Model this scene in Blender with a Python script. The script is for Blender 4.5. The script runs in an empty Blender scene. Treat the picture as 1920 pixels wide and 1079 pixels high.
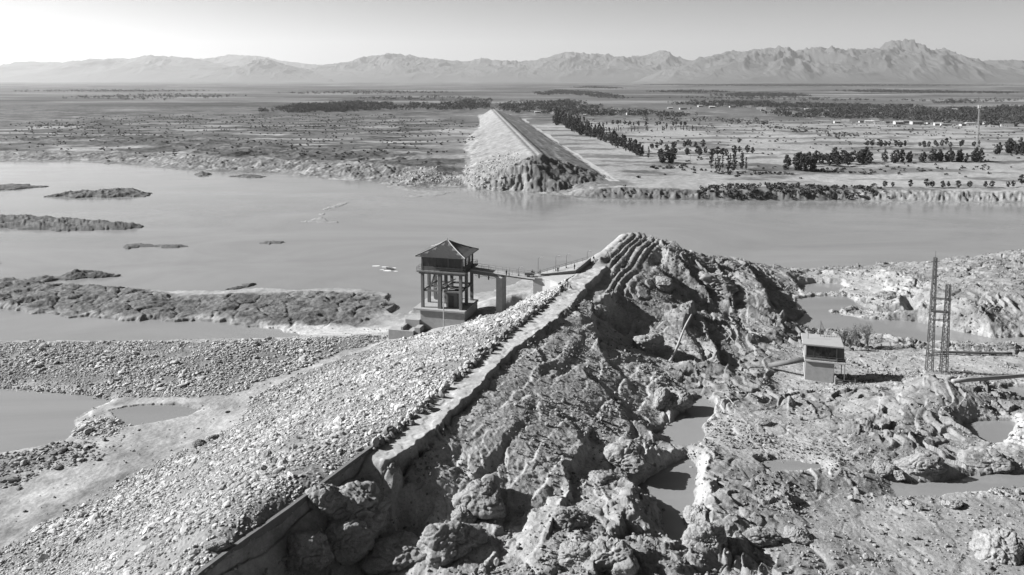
import bpy, math, random
import numpy as np
random.seed(7)
rng = np.random.default_rng(7)
PI = math.pi
scene = bpy.context.scene
COL = scene.collection

# ------------------------------------------------------------------ camera
CAMZ, F, AXY = 70.0, 1478.0, 300.0            # optical axis crosses row AXY of a 1920 x 1079 frame (shifted lens)
PITCH = math.atan((AXY-148)/F)
cam_d = bpy.data.cameras.new('camera')
cam = bpy.data.objects.new('camera', cam_d); COL.objects.link(cam)
cam.location = (0, 0, CAMZ)
cam.rotation_euler = (PI/2 - PITCH, 0, 0)
cam_d.sensor_width = 36.0
cam_d.lens = 36.0*F/1920
cam_d.shift_y = -(539.5-AXY)/1920
cam_d.clip_start = 0.5
cam_d.clip_end = 90000
scene.camera = cam

# ------------------------------------------------------------------ light
SUN_EL = math.radians(31.0)
SUN_AZ = math.radians(-85.0)          # clockwise from +Y: to the left of the picture, a little ahead
sd = (math.sin(SUN_AZ)*math.cos(SUN_EL), math.cos(SUN_AZ)*math.cos(SUN_EL), math.sin(SUN_EL))
sun_d = bpy.data.lights.new('sun', 'SUN')
sun_d.energy = 5.0
sun_d.angle = math.radians(0.5)
sun_d.color = (1, 1, 1)
sun = bpy.data.objects.new('sun', sun_d); COL.objects.link(sun)
sun.rotation_euler = (PI/2 - SUN_EL, 0, -SUN_AZ + PI)
world = bpy.data.worlds.new('World'); scene.world = world
world.use_nodes = True
wn = world.node_tree; wn.nodes.clear()
sky = wn.nodes.new('ShaderNodeTexSky'); sky.sky_type = 'NISHITA'; sky.sun_disc = False
sky.sun_elevation = SUN_EL; sky.sun_rotation = SUN_AZ
sky.dust_density = 1.0; sky.air_density = 1.0; sky.ozone_density = 1.0; sky.altitude = 400
sep = wn.nodes.new('ShaderNodeSeparateColor')   # black-and-white picture through a red filter
bg = wn.nodes.new('ShaderNodeBackground'); bg.inputs[1].default_value = 0.05
wo = wn.nodes.new('ShaderNodeOutputWorld')
wn.links.new(sky.outputs[0], sep.inputs[0])
m1 = wn.nodes.new('ShaderNodeMath'); m1.operation = 'MULTIPLY'; m1.inputs[1].default_value = -.5
wn.links.new(sep.outputs[2], m1.inputs[0])
m2 = wn.nodes.new('ShaderNodeMath'); m2.operation = 'MULTIPLY_ADD'; m2.inputs[1].default_value = 1.5; m2.use_clamp = False
wn.links.new(sep.outputs[0], m2.inputs[0]); wn.links.new(m1.outputs[0], m2.inputs[2])
m3 = wn.nodes.new('ShaderNodeMath'); m3.operation = 'MAXIMUM'; m3.inputs[1].default_value = 0.0
wn.links.new(m2.outputs[0], m3.inputs[0]); wn.links.new(m3.outputs[0], bg.inputs[0])
wn.links.new(bg.outputs[0], wo.inputs[0])
scene.view_settings.view_transform = 'Standard'
scene.view_settings.look = 'None'
scene.view_settings.gamma = 1.0
scene.view_settings.exposure = 1.27
cy = scene.cycles
cy.max_bounces = 5; cy.diffuse_bounces = 1; cy.glossy_bounces = 2; cy.transmission_bounces = 2
cy.volume_bounces = 0; cy.transparent_max_bounces = 6
cy.caustics_reflective = False; cy.caustics_refractive = False
try: cy.use_denoising = True
except Exception: pass

# ------------------------------------------------------------------ pixel -> point helpers (design only: gives real places)
CP, SP = math.cos(PITCH), math.sin(PITCH)
def W(px, py, z):
    u = (px-960)/F; v = (AXY-py)/F
    dy = CP + v*SP; dz = -SP + v*CP
    t = (z-CAMZ)/dz
    return (u*t, dy*t, z)
def WY(px, py, Y):                       # point seen at a pixel, on the vertical plane y = Y
    u = (px-960)/F; v = (AXY-py)/F
    dy = CP + v*SP; dz = -SP + v*CP
    t = Y/dy
    return (u*t, Y, CAMZ + dz*t)
def WL(pts, z=None):
    return np.array([W(p[0], p[1], p[2] if z is None else z) for p in pts])

# ------------------------------------------------------------------ noise
def _h(ix, iy, seed):
    h = (ix.astype(np.uint32)*np.uint32(374761393)) ^ (iy.astype(np.uint32)*np.uint32(668265263)) ^ np.uint32((seed*2246822519) & 0xffffffff)
    h ^= h >> np.uint32(13); h *= np.uint32(1274126177); h ^= h >> np.uint32(16)
    h *= np.uint32(2654435761); h ^= h >> np.uint32(15)
    return h
_GA = np.linspace(0, 2*np.pi, 257)[:256]
_GX, _GY = np.cos(_GA).astype(np.float32), np.sin(_GA).astype(np.float32)
def gn(x, y, seed):
    x = x + 1000.0; y = y + 1000.0
    ix = np.floor(x); iy = np.floor(y)
    fx = (x-ix).astype(np.float32); fy = (y-iy).astype(np.float32)
    ix = ix.astype(np.int64); iy = iy.astype(np.int64)
    u = fx*fx*fx*(fx*(fx*6-15)+10); v = fy*fy*fy*(fy*(fy*6-15)+10)
    def g(dx, dy):
        k = (_h(ix+dx, iy+dy, seed) & np.uint32(255)).astype(np.intp)
        return _GX[k]*(fx-dx) + _GY[k]*(fy-dy)
    a = g(0,0); b = g(1,0); c = g(0,1); d = g(1,1)
    r = a+(b-a)*u
    return (r + ((c+(d-c)*u) - r)*v)*1.5
_r3 = np.random.default_rng(99).normal(size=(256,3)); _r3 = (_r3/np.linalg.norm(_r3, axis=1)[:,None]).astype(np.float32)
def gn3(P, seed):
    P = P+500.0; I = np.floor(P).astype(np.int64); f = (P-I).astype(np.float32); u = f*f*f*(f*(f*6-15)+10); out = 0
    for dx in (0,1):
        for dy in (0,1):
            for dz in (0,1):
                k = (_h(I[:,0]+dx+(I[:,2]+dz)*7919, I[:,1]+dy+(I[:,2]+dz)*104729, seed) & np.uint32(255)).astype(np.intp)
                g = _r3[k]; d = f-np.array([dx,dy,dz], np.float32)
                w = (u[:,0] if dx else 1-u[:,0])*(u[:,1] if dy else 1-u[:,1])*(u[:,2] if dz else 1-u[:,2])
                out = out+w*(g*d).sum(1)
    return out*1.6
def fbm3(P, sc, oc, seed, gain=.5):
    r = 0; a = 1.0; s = 1.0/sc
    for i in range(oc): r = r+a*gn3(P*s, seed+i*17); a *= gain; s *= 2.03
    return r
def fbm(x, y, sc, oc, seed, gain=0.5):
    r = 0; a = 1.0; s = 1.0/sc
    for i in range(oc):
        r = r + a*gn(x*s, y*s, seed+i*17); a *= gain; s *= 2.03
    return r
def ridged(x, y, sc, oc, seed, gain=0.5):
    r = 0; a = 1.0; s = 1.0/sc
    for i in range(oc):
        n = 1-np.abs(gn(x*s, y*s, seed+i*17)); r = r + a*(n*n-0.5); a *= gain; s *= 2.03
    return r
def billow(x, y, sc, oc, seed, gain=0.5):
    r = 0; a = 1.0; s = 1.0/sc
    for i in range(oc):
        r = r + a*(np.abs(gn(x*s, y*s, seed+i*17))-0.3); a *= gain; s *= 2.03
    return r
def worley(x, y, sc, seed, jit=0.9):
    x = x/sc + 1000.0; y = y/sc + 1000.0
    ix = np.floor(x).astype(np.int64); iy = np.floor(y).astype(np.int64)
    f1 = np.full(x.shape, 9.0, np.float32); f2 = f1.copy(); cid = np.zeros(x.shape, np.float32)
    for dx in (-1,0,1):
        for dy in (-1,0,1):
            h = _h(ix+dx, iy+dy, seed)
            jx = (h & np.uint32(1023)).astype(np.float32)/1023; jy = ((h >> np.uint32(10)) & np.uint32(1023)).astype(np.float32)/1023
            px = ix+dx+0.5+(jx-.5)*jit - x; py = iy+dy+0.5+(jy-.5)*jit - y
            d = (px*px+py*py).astype(np.float32)
            c = ((h >> np.uint32(20)) & np.uint32(1023)).astype(np.float32)/1023
            near = d < f1
            f2 = np.where(near, f1, np.minimum(f2, d))
            cid = np.where(near, c, cid)
            f1 = np.where(near, d, f1)
    return np.sqrt(f1), np.sqrt(f2), cid
def ss(a, b, x):
    t = np.clip((x-a)/(b-a), 0, 1)
    return t*t*(3-2*t)

def seg_d(P, pts, closed):
    """distance to a polyline, signed side (+ left of travel), param along"""
    best = np.full(len(P), 1e9, np.float32); side = np.zeros(len(P), np.float32); par = np.zeros(len(P), np.float32)
    n = len(pts); m = n if closed else n-1
    acc = 0.0
    for i in range(m):
        a = pts[i][:2]; b = pts[(i+1)%n][:2]
        e = b-a; L = float(np.hypot(*e)); 
        if L < 1e-6: continue
        w = P-a
        t = np.clip((w[:,0]*e[0]+w[:,1]*e[1])/(L*L), 0, 1)
        dx = w[:,0]-e[0]*t; dy = w[:,1]-e[1]*t
        d = np.sqrt(dx*dx+dy*dy)
        cr = e[0]*w[:,1]-e[1]*w[:,0]
        k = d < best
        best[k] = d[k]; side[k] = np.sign(cr[k]); par[k] = acc+t[k]*L
        acc += L
    return best, side, par, acc
def inside(P, pts):
    r = np.zeros(len(P), bool); n = len(pts)
    x, y = P[:,0], P[:,1]
    for i in range(n):
        x1, y1 = pts[i][:2]; x2, y2 = pts[(i+1)%n][:2]
        if y1 == y2: continue
        c = ((y1 > y) != (y2 > y)) & (x < (x2-x1)*(y-y1)/(y2-y1)+x1)
        r ^= c
    return r
def sdf(X, Y, pts, margin=30.0):
    out = np.full(X.shape, margin, np.float32)
    lo = pts[:,:2].min(0)-margin; hi = pts[:,:2].max(0)+margin
    k = (X > lo[0])&(X < hi[0])&(Y > lo[1])&(Y < hi[1])
    if not k.any(): return out
    P = np.stack([X[k], Y[k]], 1)
    d = seg_d(P, pts, True)[0]
    i = inside(P, pts)
    out[k] = np.where(i, -d, np.minimum(d, margin))
    return out
def line_field(X, Y, pts, margin):
    """(k, d signed (+left), par, total) restricted to margin"""
    lo = pts[:,:2].min(0)-margin; hi = pts[:,:2].max(0)+margin
    k = (X > lo[0])&(X < hi[0])&(Y > lo[1])&(Y < hi[1])
    P = np.stack([X[k], Y[k]], 1)
    d, s, p, L = seg_d(P, pts, False)
    return k, d, s, p, L

# ------------------------------------------------------------------ layout: heights traced as real places
CTRL = []           # polylines (px, py, z); resampled into control points for the land surface
def lift(px, py, z):
    t = min(max((py-690)/160, 0), 1); t = t*t*(3-2*t)
    return z+1.9*math.exp(-((px-1120)/310)**2)*t*(1 if z < 18 else 0)
def LF(pts): return [(p[0], p[1], lift(*p)) for p in pts]
def ctrl(*pts, step=7.0):
    w = WL(LF(pts))
    for i in range(len(w)-1):
        L = np.linalg.norm(w[i+1]-w[i]); n = max(1, int(L/step))
        for j in range(n): CTRL.append(w[i]+(w[i+1]-w[i])*j/n)
    CTRL.append(w[-1])
def cpts(*pts):
    for p in LF(pts): CTRL.append(np.array(W(*p)))
# dam crest: reservoir edge and land edge
CREST_L = [(330,1120,20),(376,1079,20),(540,960,20),(690,848,20),(735,812,20),(800,755,20),(880,685,20),(960,617,20),(1040,552,20),(1062,530,20),(1106,492,20),(1165,442,20)]
CREST_R = [(720,880,19),(780,832,20),(870,748,20),(960,655,20),(1040,600,20),(1110,530,19.5),(1150,490,19.5),(1215,443,19.5)]
ctrl(*CREST_L, step=4); ctrl(*CREST_R[1:], step=4)
# behind/right of the wall at the foot
# reservoir slope foot
ctrl((-120,1110,1.8),(0,1020,1.8),(200,925,1.6),(330,860,1.6),(420,810,1.6),(470,765,1.6),(560,705,1.8),(640,668,2),(720,640,2),(790,612,2.5))
ctrl((-200,850,0.6),(0,870,0.7),(120,840,0.7),(200,850,1),(300,800,1.1),(350,770,0.9),(480,740,1.2))
cpts((100,930,1.3),(-200,960,1.6),(-200,1060,1.8))
for q in [(9,209,5),(5,216,1.2),(17,236,5),(11,243,1),(24,256,5),(19,264,.8),(30,272,1.5)]: CTRL.append(np.array(q, float))
ctrl((-200,556,1.3),(100,560,1.4),(300,572,1.4),(450,575,1.3),(600,575,1.5),(700,570,1.5),(640,600,1),(500,595,1))
# berm
ctrl((-200,646,3.6),(0,645,3.6),(200,645,3.5),(400,643,3.3),(600,636,3.0),(690,628,2.6))
ctrl((-200,725,.8),(0,727,.8),(200,742,.9),(430,742,1.2),(560,690,1.8))
ctrl((-200,632,.2),(0,632,.2),(300,630,.2),(560,622,.2),(660,618,.3))
# beach behind the tower, slope under the tower and the bridge
ctrl((700,630,1.2),(760,600,1),(860,570,1),(940,545,1),(1010,526,1.2))
ctrl((860,612,7),(900,585,7.5),(960,556,8.5),(1010,545,10))
cpts((790,620,4),(830,625,7),(950,590,13),(1000,556,15))
# far end of the near dam
ctrl((1165,440,20),(1190,437,20.5),(1222,443,20),(1260,457,18),(1300,477,14),(1322,488,11),(1400,490,8),(1450,500,5),(1490,511,3), step=4)
ctrl((1190,480,.5),(1240,478,.5),(1320,495,.3),(1400,498,.2),(1490,508,.2))
# right slope of the dam
ctrl((760,905,17.2),(850,840,18.2),(930,770,18.4),(1000,690,18.4),(1060,640,18.3),(1100,598,18),(1130,560,18),(1165,520,18),(1215,470,19))
ctrl((800,1010,13.5),(900,930,13.5),(1000,830,14.2),(1080,740,15),(1140,690,14))
ctrl((1100,900,10.5),(1120,830,10.5),(1180,770,10.6),(1210,740,10.2),(1290,730,8.5))
ctrl((1110,605,16.8),(1125,640,15),(1165,680,13),(1230,705,11.5),(1290,700,9.5),(1360,705,8.5),(1430,738,6.5))
ctrl((1150,618,11),(1200,655,9.5),(1260,680,8),(1330,690,6))
ctrl((1150,560,17),(1200,570,14.5),(1290,600,10.8)); cpts((1240,560,14),(1330,570,8.5),(1290,640,9))
ctrl((1240,500,15),(1280,545,11),(1310,580,8.5)); ctrl((1215,500,17.5),(1200,530,17))
ctrl((1340,520,9.5),(1400,520,10),(1440,560,8)); ctrl((1380,590,6),(1450,600,5),(1490,608,2.6))
ctrl((1450,520,5.5),(1480,545,3.2),(1480,575,3))
ctrl((1360,610,7),(1410,630,7.5),(1490,630,4)); ctrl((1340,650,6.5),(1430,665,6.5),(1500,655,4))
# pump house ground and the flat beyond
ctrl((1440,735,4.6),(1500,715,4.4),(1560,722,4.2),(1660,700,4),(1760,700,3.8),(1920,690,3.6),(2080,690,3.8))
ctrl((1640,650,3),(1720,665,3.2),(1830,655,3.2),(1960,640,3.2))
ctrl((1500,512,3),(1540,515,2.9),(1620,508,4),(1700,503,4.5),(1790,498,6),(1870,482,9),(1920,474,10.5),(2080,455,13), step=5)
ctrl((1500,500,.3),(1700,495,.3),(1920,478,.3),(2080,470,.3))
ctrl((1640,545,3.2),(1720,540,5),(1820,540,8),(1920,535,9.5),(2080,530,10))
ctrl((1660,590,2.9),(1760,610,4),(1850,600,6),(1920,600,5),(2080,600,5)); cpts((1700,570,4),(1900,632,2.6))
# mound with pipe, right
ctrl((1560,775,6.5),(1640,745,7.5),(1740,720,8.6),(1790,728,8.4),(1840,760,6.3)); ctrl((1780,690,4),(1900,720,4),(2050,740,4.5))
ctrl((1600,790,6.5),(1690,810,7),(1780,830,6.2)); ctrl((1800,860,6),(1920,880,6.2),(2080,880,7))
# plateau between the streams
ctrl((1330,775,8.4),(1420,770,8),(1500,760,7.2)); ctrl((1320,840,9.2),(1420,830,8.6),(1520,830,8))
ctrl((1300,930,9),(1380,905,8.8),(1500,880,8.1),(1600,870,7.6),(1640,890,7)); cpts((1450,800,8.2),(1700,860,7.2))
ctrl((1300,1000,9),(1400,1000,8.4),(1500,960,7.6),(1620,960,6.9),(1750,955,7),(1900,940,6.8),(2080,930,7))
ctrl((1240,1110,10.5),(1400,1080,8.8),(1600,1050,8),(1760,1020,7.8),(1900,1040,8),(2080,1050,8.5))
# foreground bottom
ctrl((560,1110,14),(640,1060,13.6),(760,1000,12.6),(860,960,12.6)); cpts((520,1079,15.2),(480,1120,16.5))
ctrl((760,1110,12.5),(900,1060,12),(1050,1010,11),(1180,960,9.6)); ctrl((1000,1120,11.8),(1120,1070,10.5),(1200,1000,9.6))
ctrl((1240,800,7.9),(1270,780,8),(1300,760,7.9)); ctrl((1215,905,8),(1265,930,8),(1265,1000,8))
cpts((300,1250,20),(200,1250,15),(-100,1250,2),(700,1250,14),(1100,1250,12),(1500,1250,9),(2100,1250,9))
CTRL = np.array(CTRL)

WATER_NEAR = [(2100,478),(1920,483),(1700,497),(1560,503),(1490,509),(1400,499),(1320,494),(1240,484),(1190,486),(1130,497),(1100,500),(1050,515),(1000,524),(940,541),(880,557),(800,578),(765,592),(742,590),(735,574),(728,556),(690,545),(640,543),(560,547),(490,546),(430,551),(330,553),(230,546),(150,541),(60,531),(0,524),(-200,518)]
WATER_FAR = [(-400,297),(-200,300),(0,303),(130,303),(250,310),(330,318),(400,322),(520,325),(620,337),(700,340),(735,352),(860,352),(900,358),(1000,362),(1100,372),(1200,375),(1400,377),(1640,378),(1920,381),(2300,383)]
MAINW = WL(WATER_NEAR + WATER_FAR, 0.0)
LAGOON = WL([(-300,576),(0,576),(40,585),(110,592),(200,600),(330,604),(400,602),(455,612),(520,618),(560,630),(540,642),(300,650),(0,652),(-300,652)], 0.0)
PONDS = {  # level, outline
 'left': (0.0, [(-300,725),(0,728),(80,734),(170,742),(210,752),(190,765),(140,790),(150,812),(120,828),(60,842),(0,852),(-300,850)]),
 'mud': (0.55, [(205,770),(260,760),(330,760),(380,768),(350,782),(280,796),(240,800),(215,785)]),
 'far': (2.1, [(1495,536),(1530,531),(1575,533),(1590,541),(1570,549),(1535,553),(1505,549)]),
 'big': (1.9, [(1492,562),(1530,555),(1590,556),(1612,572),(1640,583),(1700,588),(1705,580),(1715,582),(1700,594),(1650,590),(1600,578),(1570,583),(1580,592),(1640,600),(1720,604),(1800,622),(1860,634),(1960,630),(1950,645),(1850,652),(1740,645),(1660,632),(1560,620),(1500,618),(1478,612),(1502,596),(1510,586),(1490,580)]),
 'round': (5.2, [(1800,800),(1830,790),(1870,787),(1905,792),(1895,815),(1878,838),(1850,835),(1815,818)]),
 'stream': (8.6, [(1228,814),(1252,798),(1272,778),(1290,758),(1312,744),(1342,757),(1334,785),(1316,802),(1324,822),(1296,846),(1242,838)]),
 'channel': (8.6, [(1192,914),(1238,882),(1288,856),(1310,878),(1302,925),(1300,960),(1304,1004),(1278,1036),(1248,1018),(1243,975),(1228,944),(1204,932)]),
 'pond': (5.9, [(1612,905),(1650,902),(1700,904),(1740,904),(1800,895),(1860,888),(2080,890),(2080,915),(1900,920),(1850,925),(1780,935),(1700,940),(1640,935),(1610,922)]),
 'puddle': (8.3, [(1420,868),(1450,860),(1500,866),(1540,872),(1530,884),(1490,890),(1445,888)]),
 'side': (3.0, [(1850,735),(1900,725),(1990,728),(1990,750),(1900,752)]),
}
PONDW = {k: (lv, WL(p, lv)) for k, (lv, p) in PONDS.items()}
ISLES = [ # outline, height
 ([(-60,352),(0,346),(50,346),(88,350),(60,354),(0,358),(-60,360)], 1.2),
 ([(78,370),(120,364),(190,358),(250,355),(288,364),(270,370),(180,372)], 2.0),
 ([(-60,412),(0,406),(60,405),(120,410),(200,417),(262,421),(282,428),(220,432),(120,434),(40,433),(0,430),(-30,424),(30,418),(-60,418)], 2.0),
 ([(212,463),(260,458),(320,459),(372,462),(340,466),(250,467)], 1.2),
 ([(484,456),(510,452),(543,456),(520,459)], .9),
 ([(364,328),(378,322),(395,326),(390,331),(370,331)], 2.5),
 ([(432,331),(460,328),(506,331),(480,335),(450,334)], 1.2),
 ([(545,417),(590,412),(600,402),(606,390),(640,381),(690,374),(640,384),(615,395),(608,408),(625,414),(658,418),(590,420)], .10),
 ([(735,345),(760,352),(800,357),(860,360),(830,367),(780,371),(745,368),(780,366),(800,362),(760,358),(725,351)], .10),
 ([(400,546),(430,541),(460,534),(490,529),(505,531),(470,538),(440,545)], 1.6),
 ([(60,524),(110,518),(150,512),(200,513),(245,519),(200,523),(150,527),(90,530)], 2.2),
 ([(-60,494),(-20,492),(18,498),(-20,500)], .8),
 ([(727,505),(733,503),(738,505),(733,507)], .5),
]
COBBLE = WL([(376,1085,20),(690,850,20),(735,815,20),(800,757,20),(880,688,20),(960,620,20),(1040,554,20),(1005,552,14),(960,560,10),(900,592,8),(860,616,6),(790,632,4),(720,645,2),(640,672,2),(560,700,2),(470,745,1.6),(440,800,1.6),(330,850,1.6),(200,915,1.6),(0,1030,1.8),(-150,1120,1.8),(200,1250,15)])
BERM = WL([(-250,640,3),(0,640,3.4),(400,640,3.2),(600,632,3),(725,622,2.2),(722,640,2),(640,660,2),(560,694,1.8),(500,712,1.6),(430,745,1),(300,746,.9),(200,745,.9),(0,728,.8),(-250,728,.8)])
MUDSPIT = WL([(125,805,.6),(160,780,.8),(230,785,.8),(245,800,.8),(200,822,.8),(150,826,.6)])
# ------------------------------------------------------------------ base land surface from the control points
def fit_surface():
    # thin duplicates
    keep = []; 
    seen = set()
    for p in CTRL:
        k = (round(p[0]/1.2), round(p[1]/1.2))
        if k in seen: continue
        seen.add(k); keep.append(p)
    C = np.array(keep); n = len(C)
    D = np.sqrt(((C[:,None,:2]-C[None,:,:2])**2).sum(-1)+0.6)
    A = np.zeros((n+1,n+1)); A[:n,:n] = -D; A[:n,n] = 1; A[n,:n] = 1
    A[:n,:n] -= np.eye(n)*0.05
    s = np.linalg.solve(A, np.concatenate([C[:,2],[0]]))
    gx = np.arange(-300, 320, 1.5); gy = np.arange(40, 340, 1.5)
    GX, GY = np.meshgrid(gx, gy)
    P = np.stack([GX.ravel(), GY.ravel()],1); out = np.full(len(P), s[n])
    for i in range(n):
        out -= s[i]*np.sqrt((P[:,0]-C[i,0])**2+(P[:,1]-C[i,1])**2+0.6)
    return gx, gy, out.reshape(GX.shape)
_gx, _gy, _gz = fit_surface()
def base_near(X, Y):
    fx = np.clip((X-_gx[0])/1.5, 0, len(_gx)-1.001); fy = np.clip((Y-_gy[0])/1.5, 0, len(_gy)-1.001)
    ix = fx.astype(int); iy = fy.astype(int); fx = fx-ix; fy = fy-iy
    a = _gz[iy,ix]; b = _gz[iy,ix+1]; c = _gz[iy+1,ix]; d = _gz[iy+1,ix+1]
    return (a+(b-a)*fx)*(1-fy)+(c+(d-c)*fx)*fy

SCARPS = [ # drop to the right of travel:  points, height, run-out, noise
 ([(1120,655,14.5),(1108,610,16.8),(1115,580,17.5),(1150,550,18)], 2.2, 5, .8),
 ([(1290,690,9.8),(1240,672,11),(1180,672,12.6),(1130,645,14.8)], 1.8, 4, .8),
 ([(1440,742,6.4),(1400,718,7.4),(1350,700,8.4),(1300,690,9.4)], 1.7, 5, .6),
 ([(1278,612,10.6),(1240,604,12),(1200,590,14),(1160,575,15.5)], 1.6, 6, .5),
 ([(1285,612,10.5),(1300,592,10.2)], 2.0, 5, .4),
 ([(1350,690,7),(1340,650,8),(1310,605,8.8),(1295,590,10)], 1.2, 5, .5),
 ([(1320,560,9),(1290,530,12),(1265,500,15),(1235,462,18.5)], 2.4, 6, 1.2),
 ([(1270,560,11.5),(1240,525,14.5),(1215,490,17.5)], 1.4, 4, 1.0),
 ([(1300,545,10),(1255,490,16),(1240,455,18.6)], 1.6, 4, 1.2),
 ([(1375,560,9.6),(1362,525,9.8),(1330,500,10)], 1.5, 5, .7),
 ([(1442,580,6),(1432,548,8),(1415,515,9),(1395,495,9)], 1.3, 4, .5),
 ([(1450,585,5.5),(1420,592,6),(1375,582,6.5)], 1.6, 6, .6),
 ([(1490,600,3.2),(1460,606,4.6),(1400,592,6)], 1.6, 5, .6),
 ([(1040,975,12),(1060,930,11.8),(1062,880,11.8),(1085,850,11.6),(1100,822,11.6)], 1.5, 6, .9),
 ([(1100,850,11.3),(1060,790,13),(1000,765,14.5),(985,770,14.8)], .7, 4, .6),
 ([(1230,800,9),(1180,790,10.5),(1150,755,12),(1100,720,13.5)], 1.3, 5, 1.0),
 ([(1215,840,9),(1150,815,10.8),(1110,790,12)], 1.2, 4, .8),
 ([(1240,720,10),(1190,720,11.5),(1130,700,13.2)], 1.0, 4, .8),
 ([(742,985,14.8),(735,930,16),(745,880,17),(735,850,18)], 2.6, 5, .6),
 ([(870,930,14.5),(900,880,15),(935,840,15.2),(990,780,15.2)], .7, 3, .5),
 ([(1040,720,15),(1060,690,15.5),(1090,640,16.2)], .5, 3, .4),
 ([(1210,975,9.6),(1180,905,10),(1120,900,10.6)], 1.0, 5, .6),
 ([(1420,905,8.5),(1500,885,8.2),(1560,880,8),(1600,890,7.6)], -1.1, 4, .6),
 ([(1848,765,6.8),(1810,742,8),(1775,728,8.8),(1740,715,8.9)], 1.8, 6, .6),
 ([(1745,790,6.8),(1700,752,8.2),(1650,745,8)], .9, 5, .8),
 ([(1560,785,6.8),(1520,760,7.4),(1500,745,7)], .8, 4, .6),
 ([(1690,890,7),(1600,862,7.8),(1540,822,8)], .5, 4, .6),
 ([(1640,600,4.2),(1600,598,3),(1575,592,3)], -.5, 2, .3),
 ([(1780,590,5.6),(1740,578,5.6),(1700,552,5.2)], .9, 4, .7),
 ([(1900,560,9),(1840,545,8),(1780,520,7)], .9, 4, .7),
 ([(1880,610,6.2),(1840,590,6),(1800,570,6)], .8, 4, .7),
 ([(1340,905,9.2),(1310,940,9.2),(1300,990,9.2)], -.6, 3, .6),
 ([(880,1110,12.4),(930,1040,12.2),(950,1000,12.2)], .9, 3, .8),
 ([(1105,1110,11),(1130,1040,10.6),(1160,990,10)], 1.0, 4, .8),
]
SCARPS = [(WL(LF(p)), h, L, n) for p, h, L, n in SCARPS]
_rs = np.random.default_rng(31)
for i in range(150):                                  # small broken ledges all over the eroded ground
    y0 = _rs.uniform(88, 275); u0 = _rs.uniform(-.12, .82); x0 = u0*y0; a = _rs.uniform(.9, 2.1); L0 = _rs.uniform(4, 15)*(.6+y0/300)
    pts = [(x0, y0, 0)]
    for j in range(4):
        a += _rs.normal(0, .35); pts.append((pts[-1][0]+math.cos(a)*L0/4, pts[-1][1]+math.sin(a)*L0/4, 0))
    SCARPS.append((np.array(pts), _rs.uniform(.2, .65), _rs.uniform(2, 5), .7))
CR_L = WL(CREST_L); CR_R = WL(CREST_R)
AX = (WL([(560,960,20)])[0], WL([(1040,575,20)])[0])
_ax = (AX[1]-AX[0])[:2]; _ax = _ax/np.hypot(*_ax); _an = np.array([_ax[1], -_ax[0]])   # right-hand normal

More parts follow.
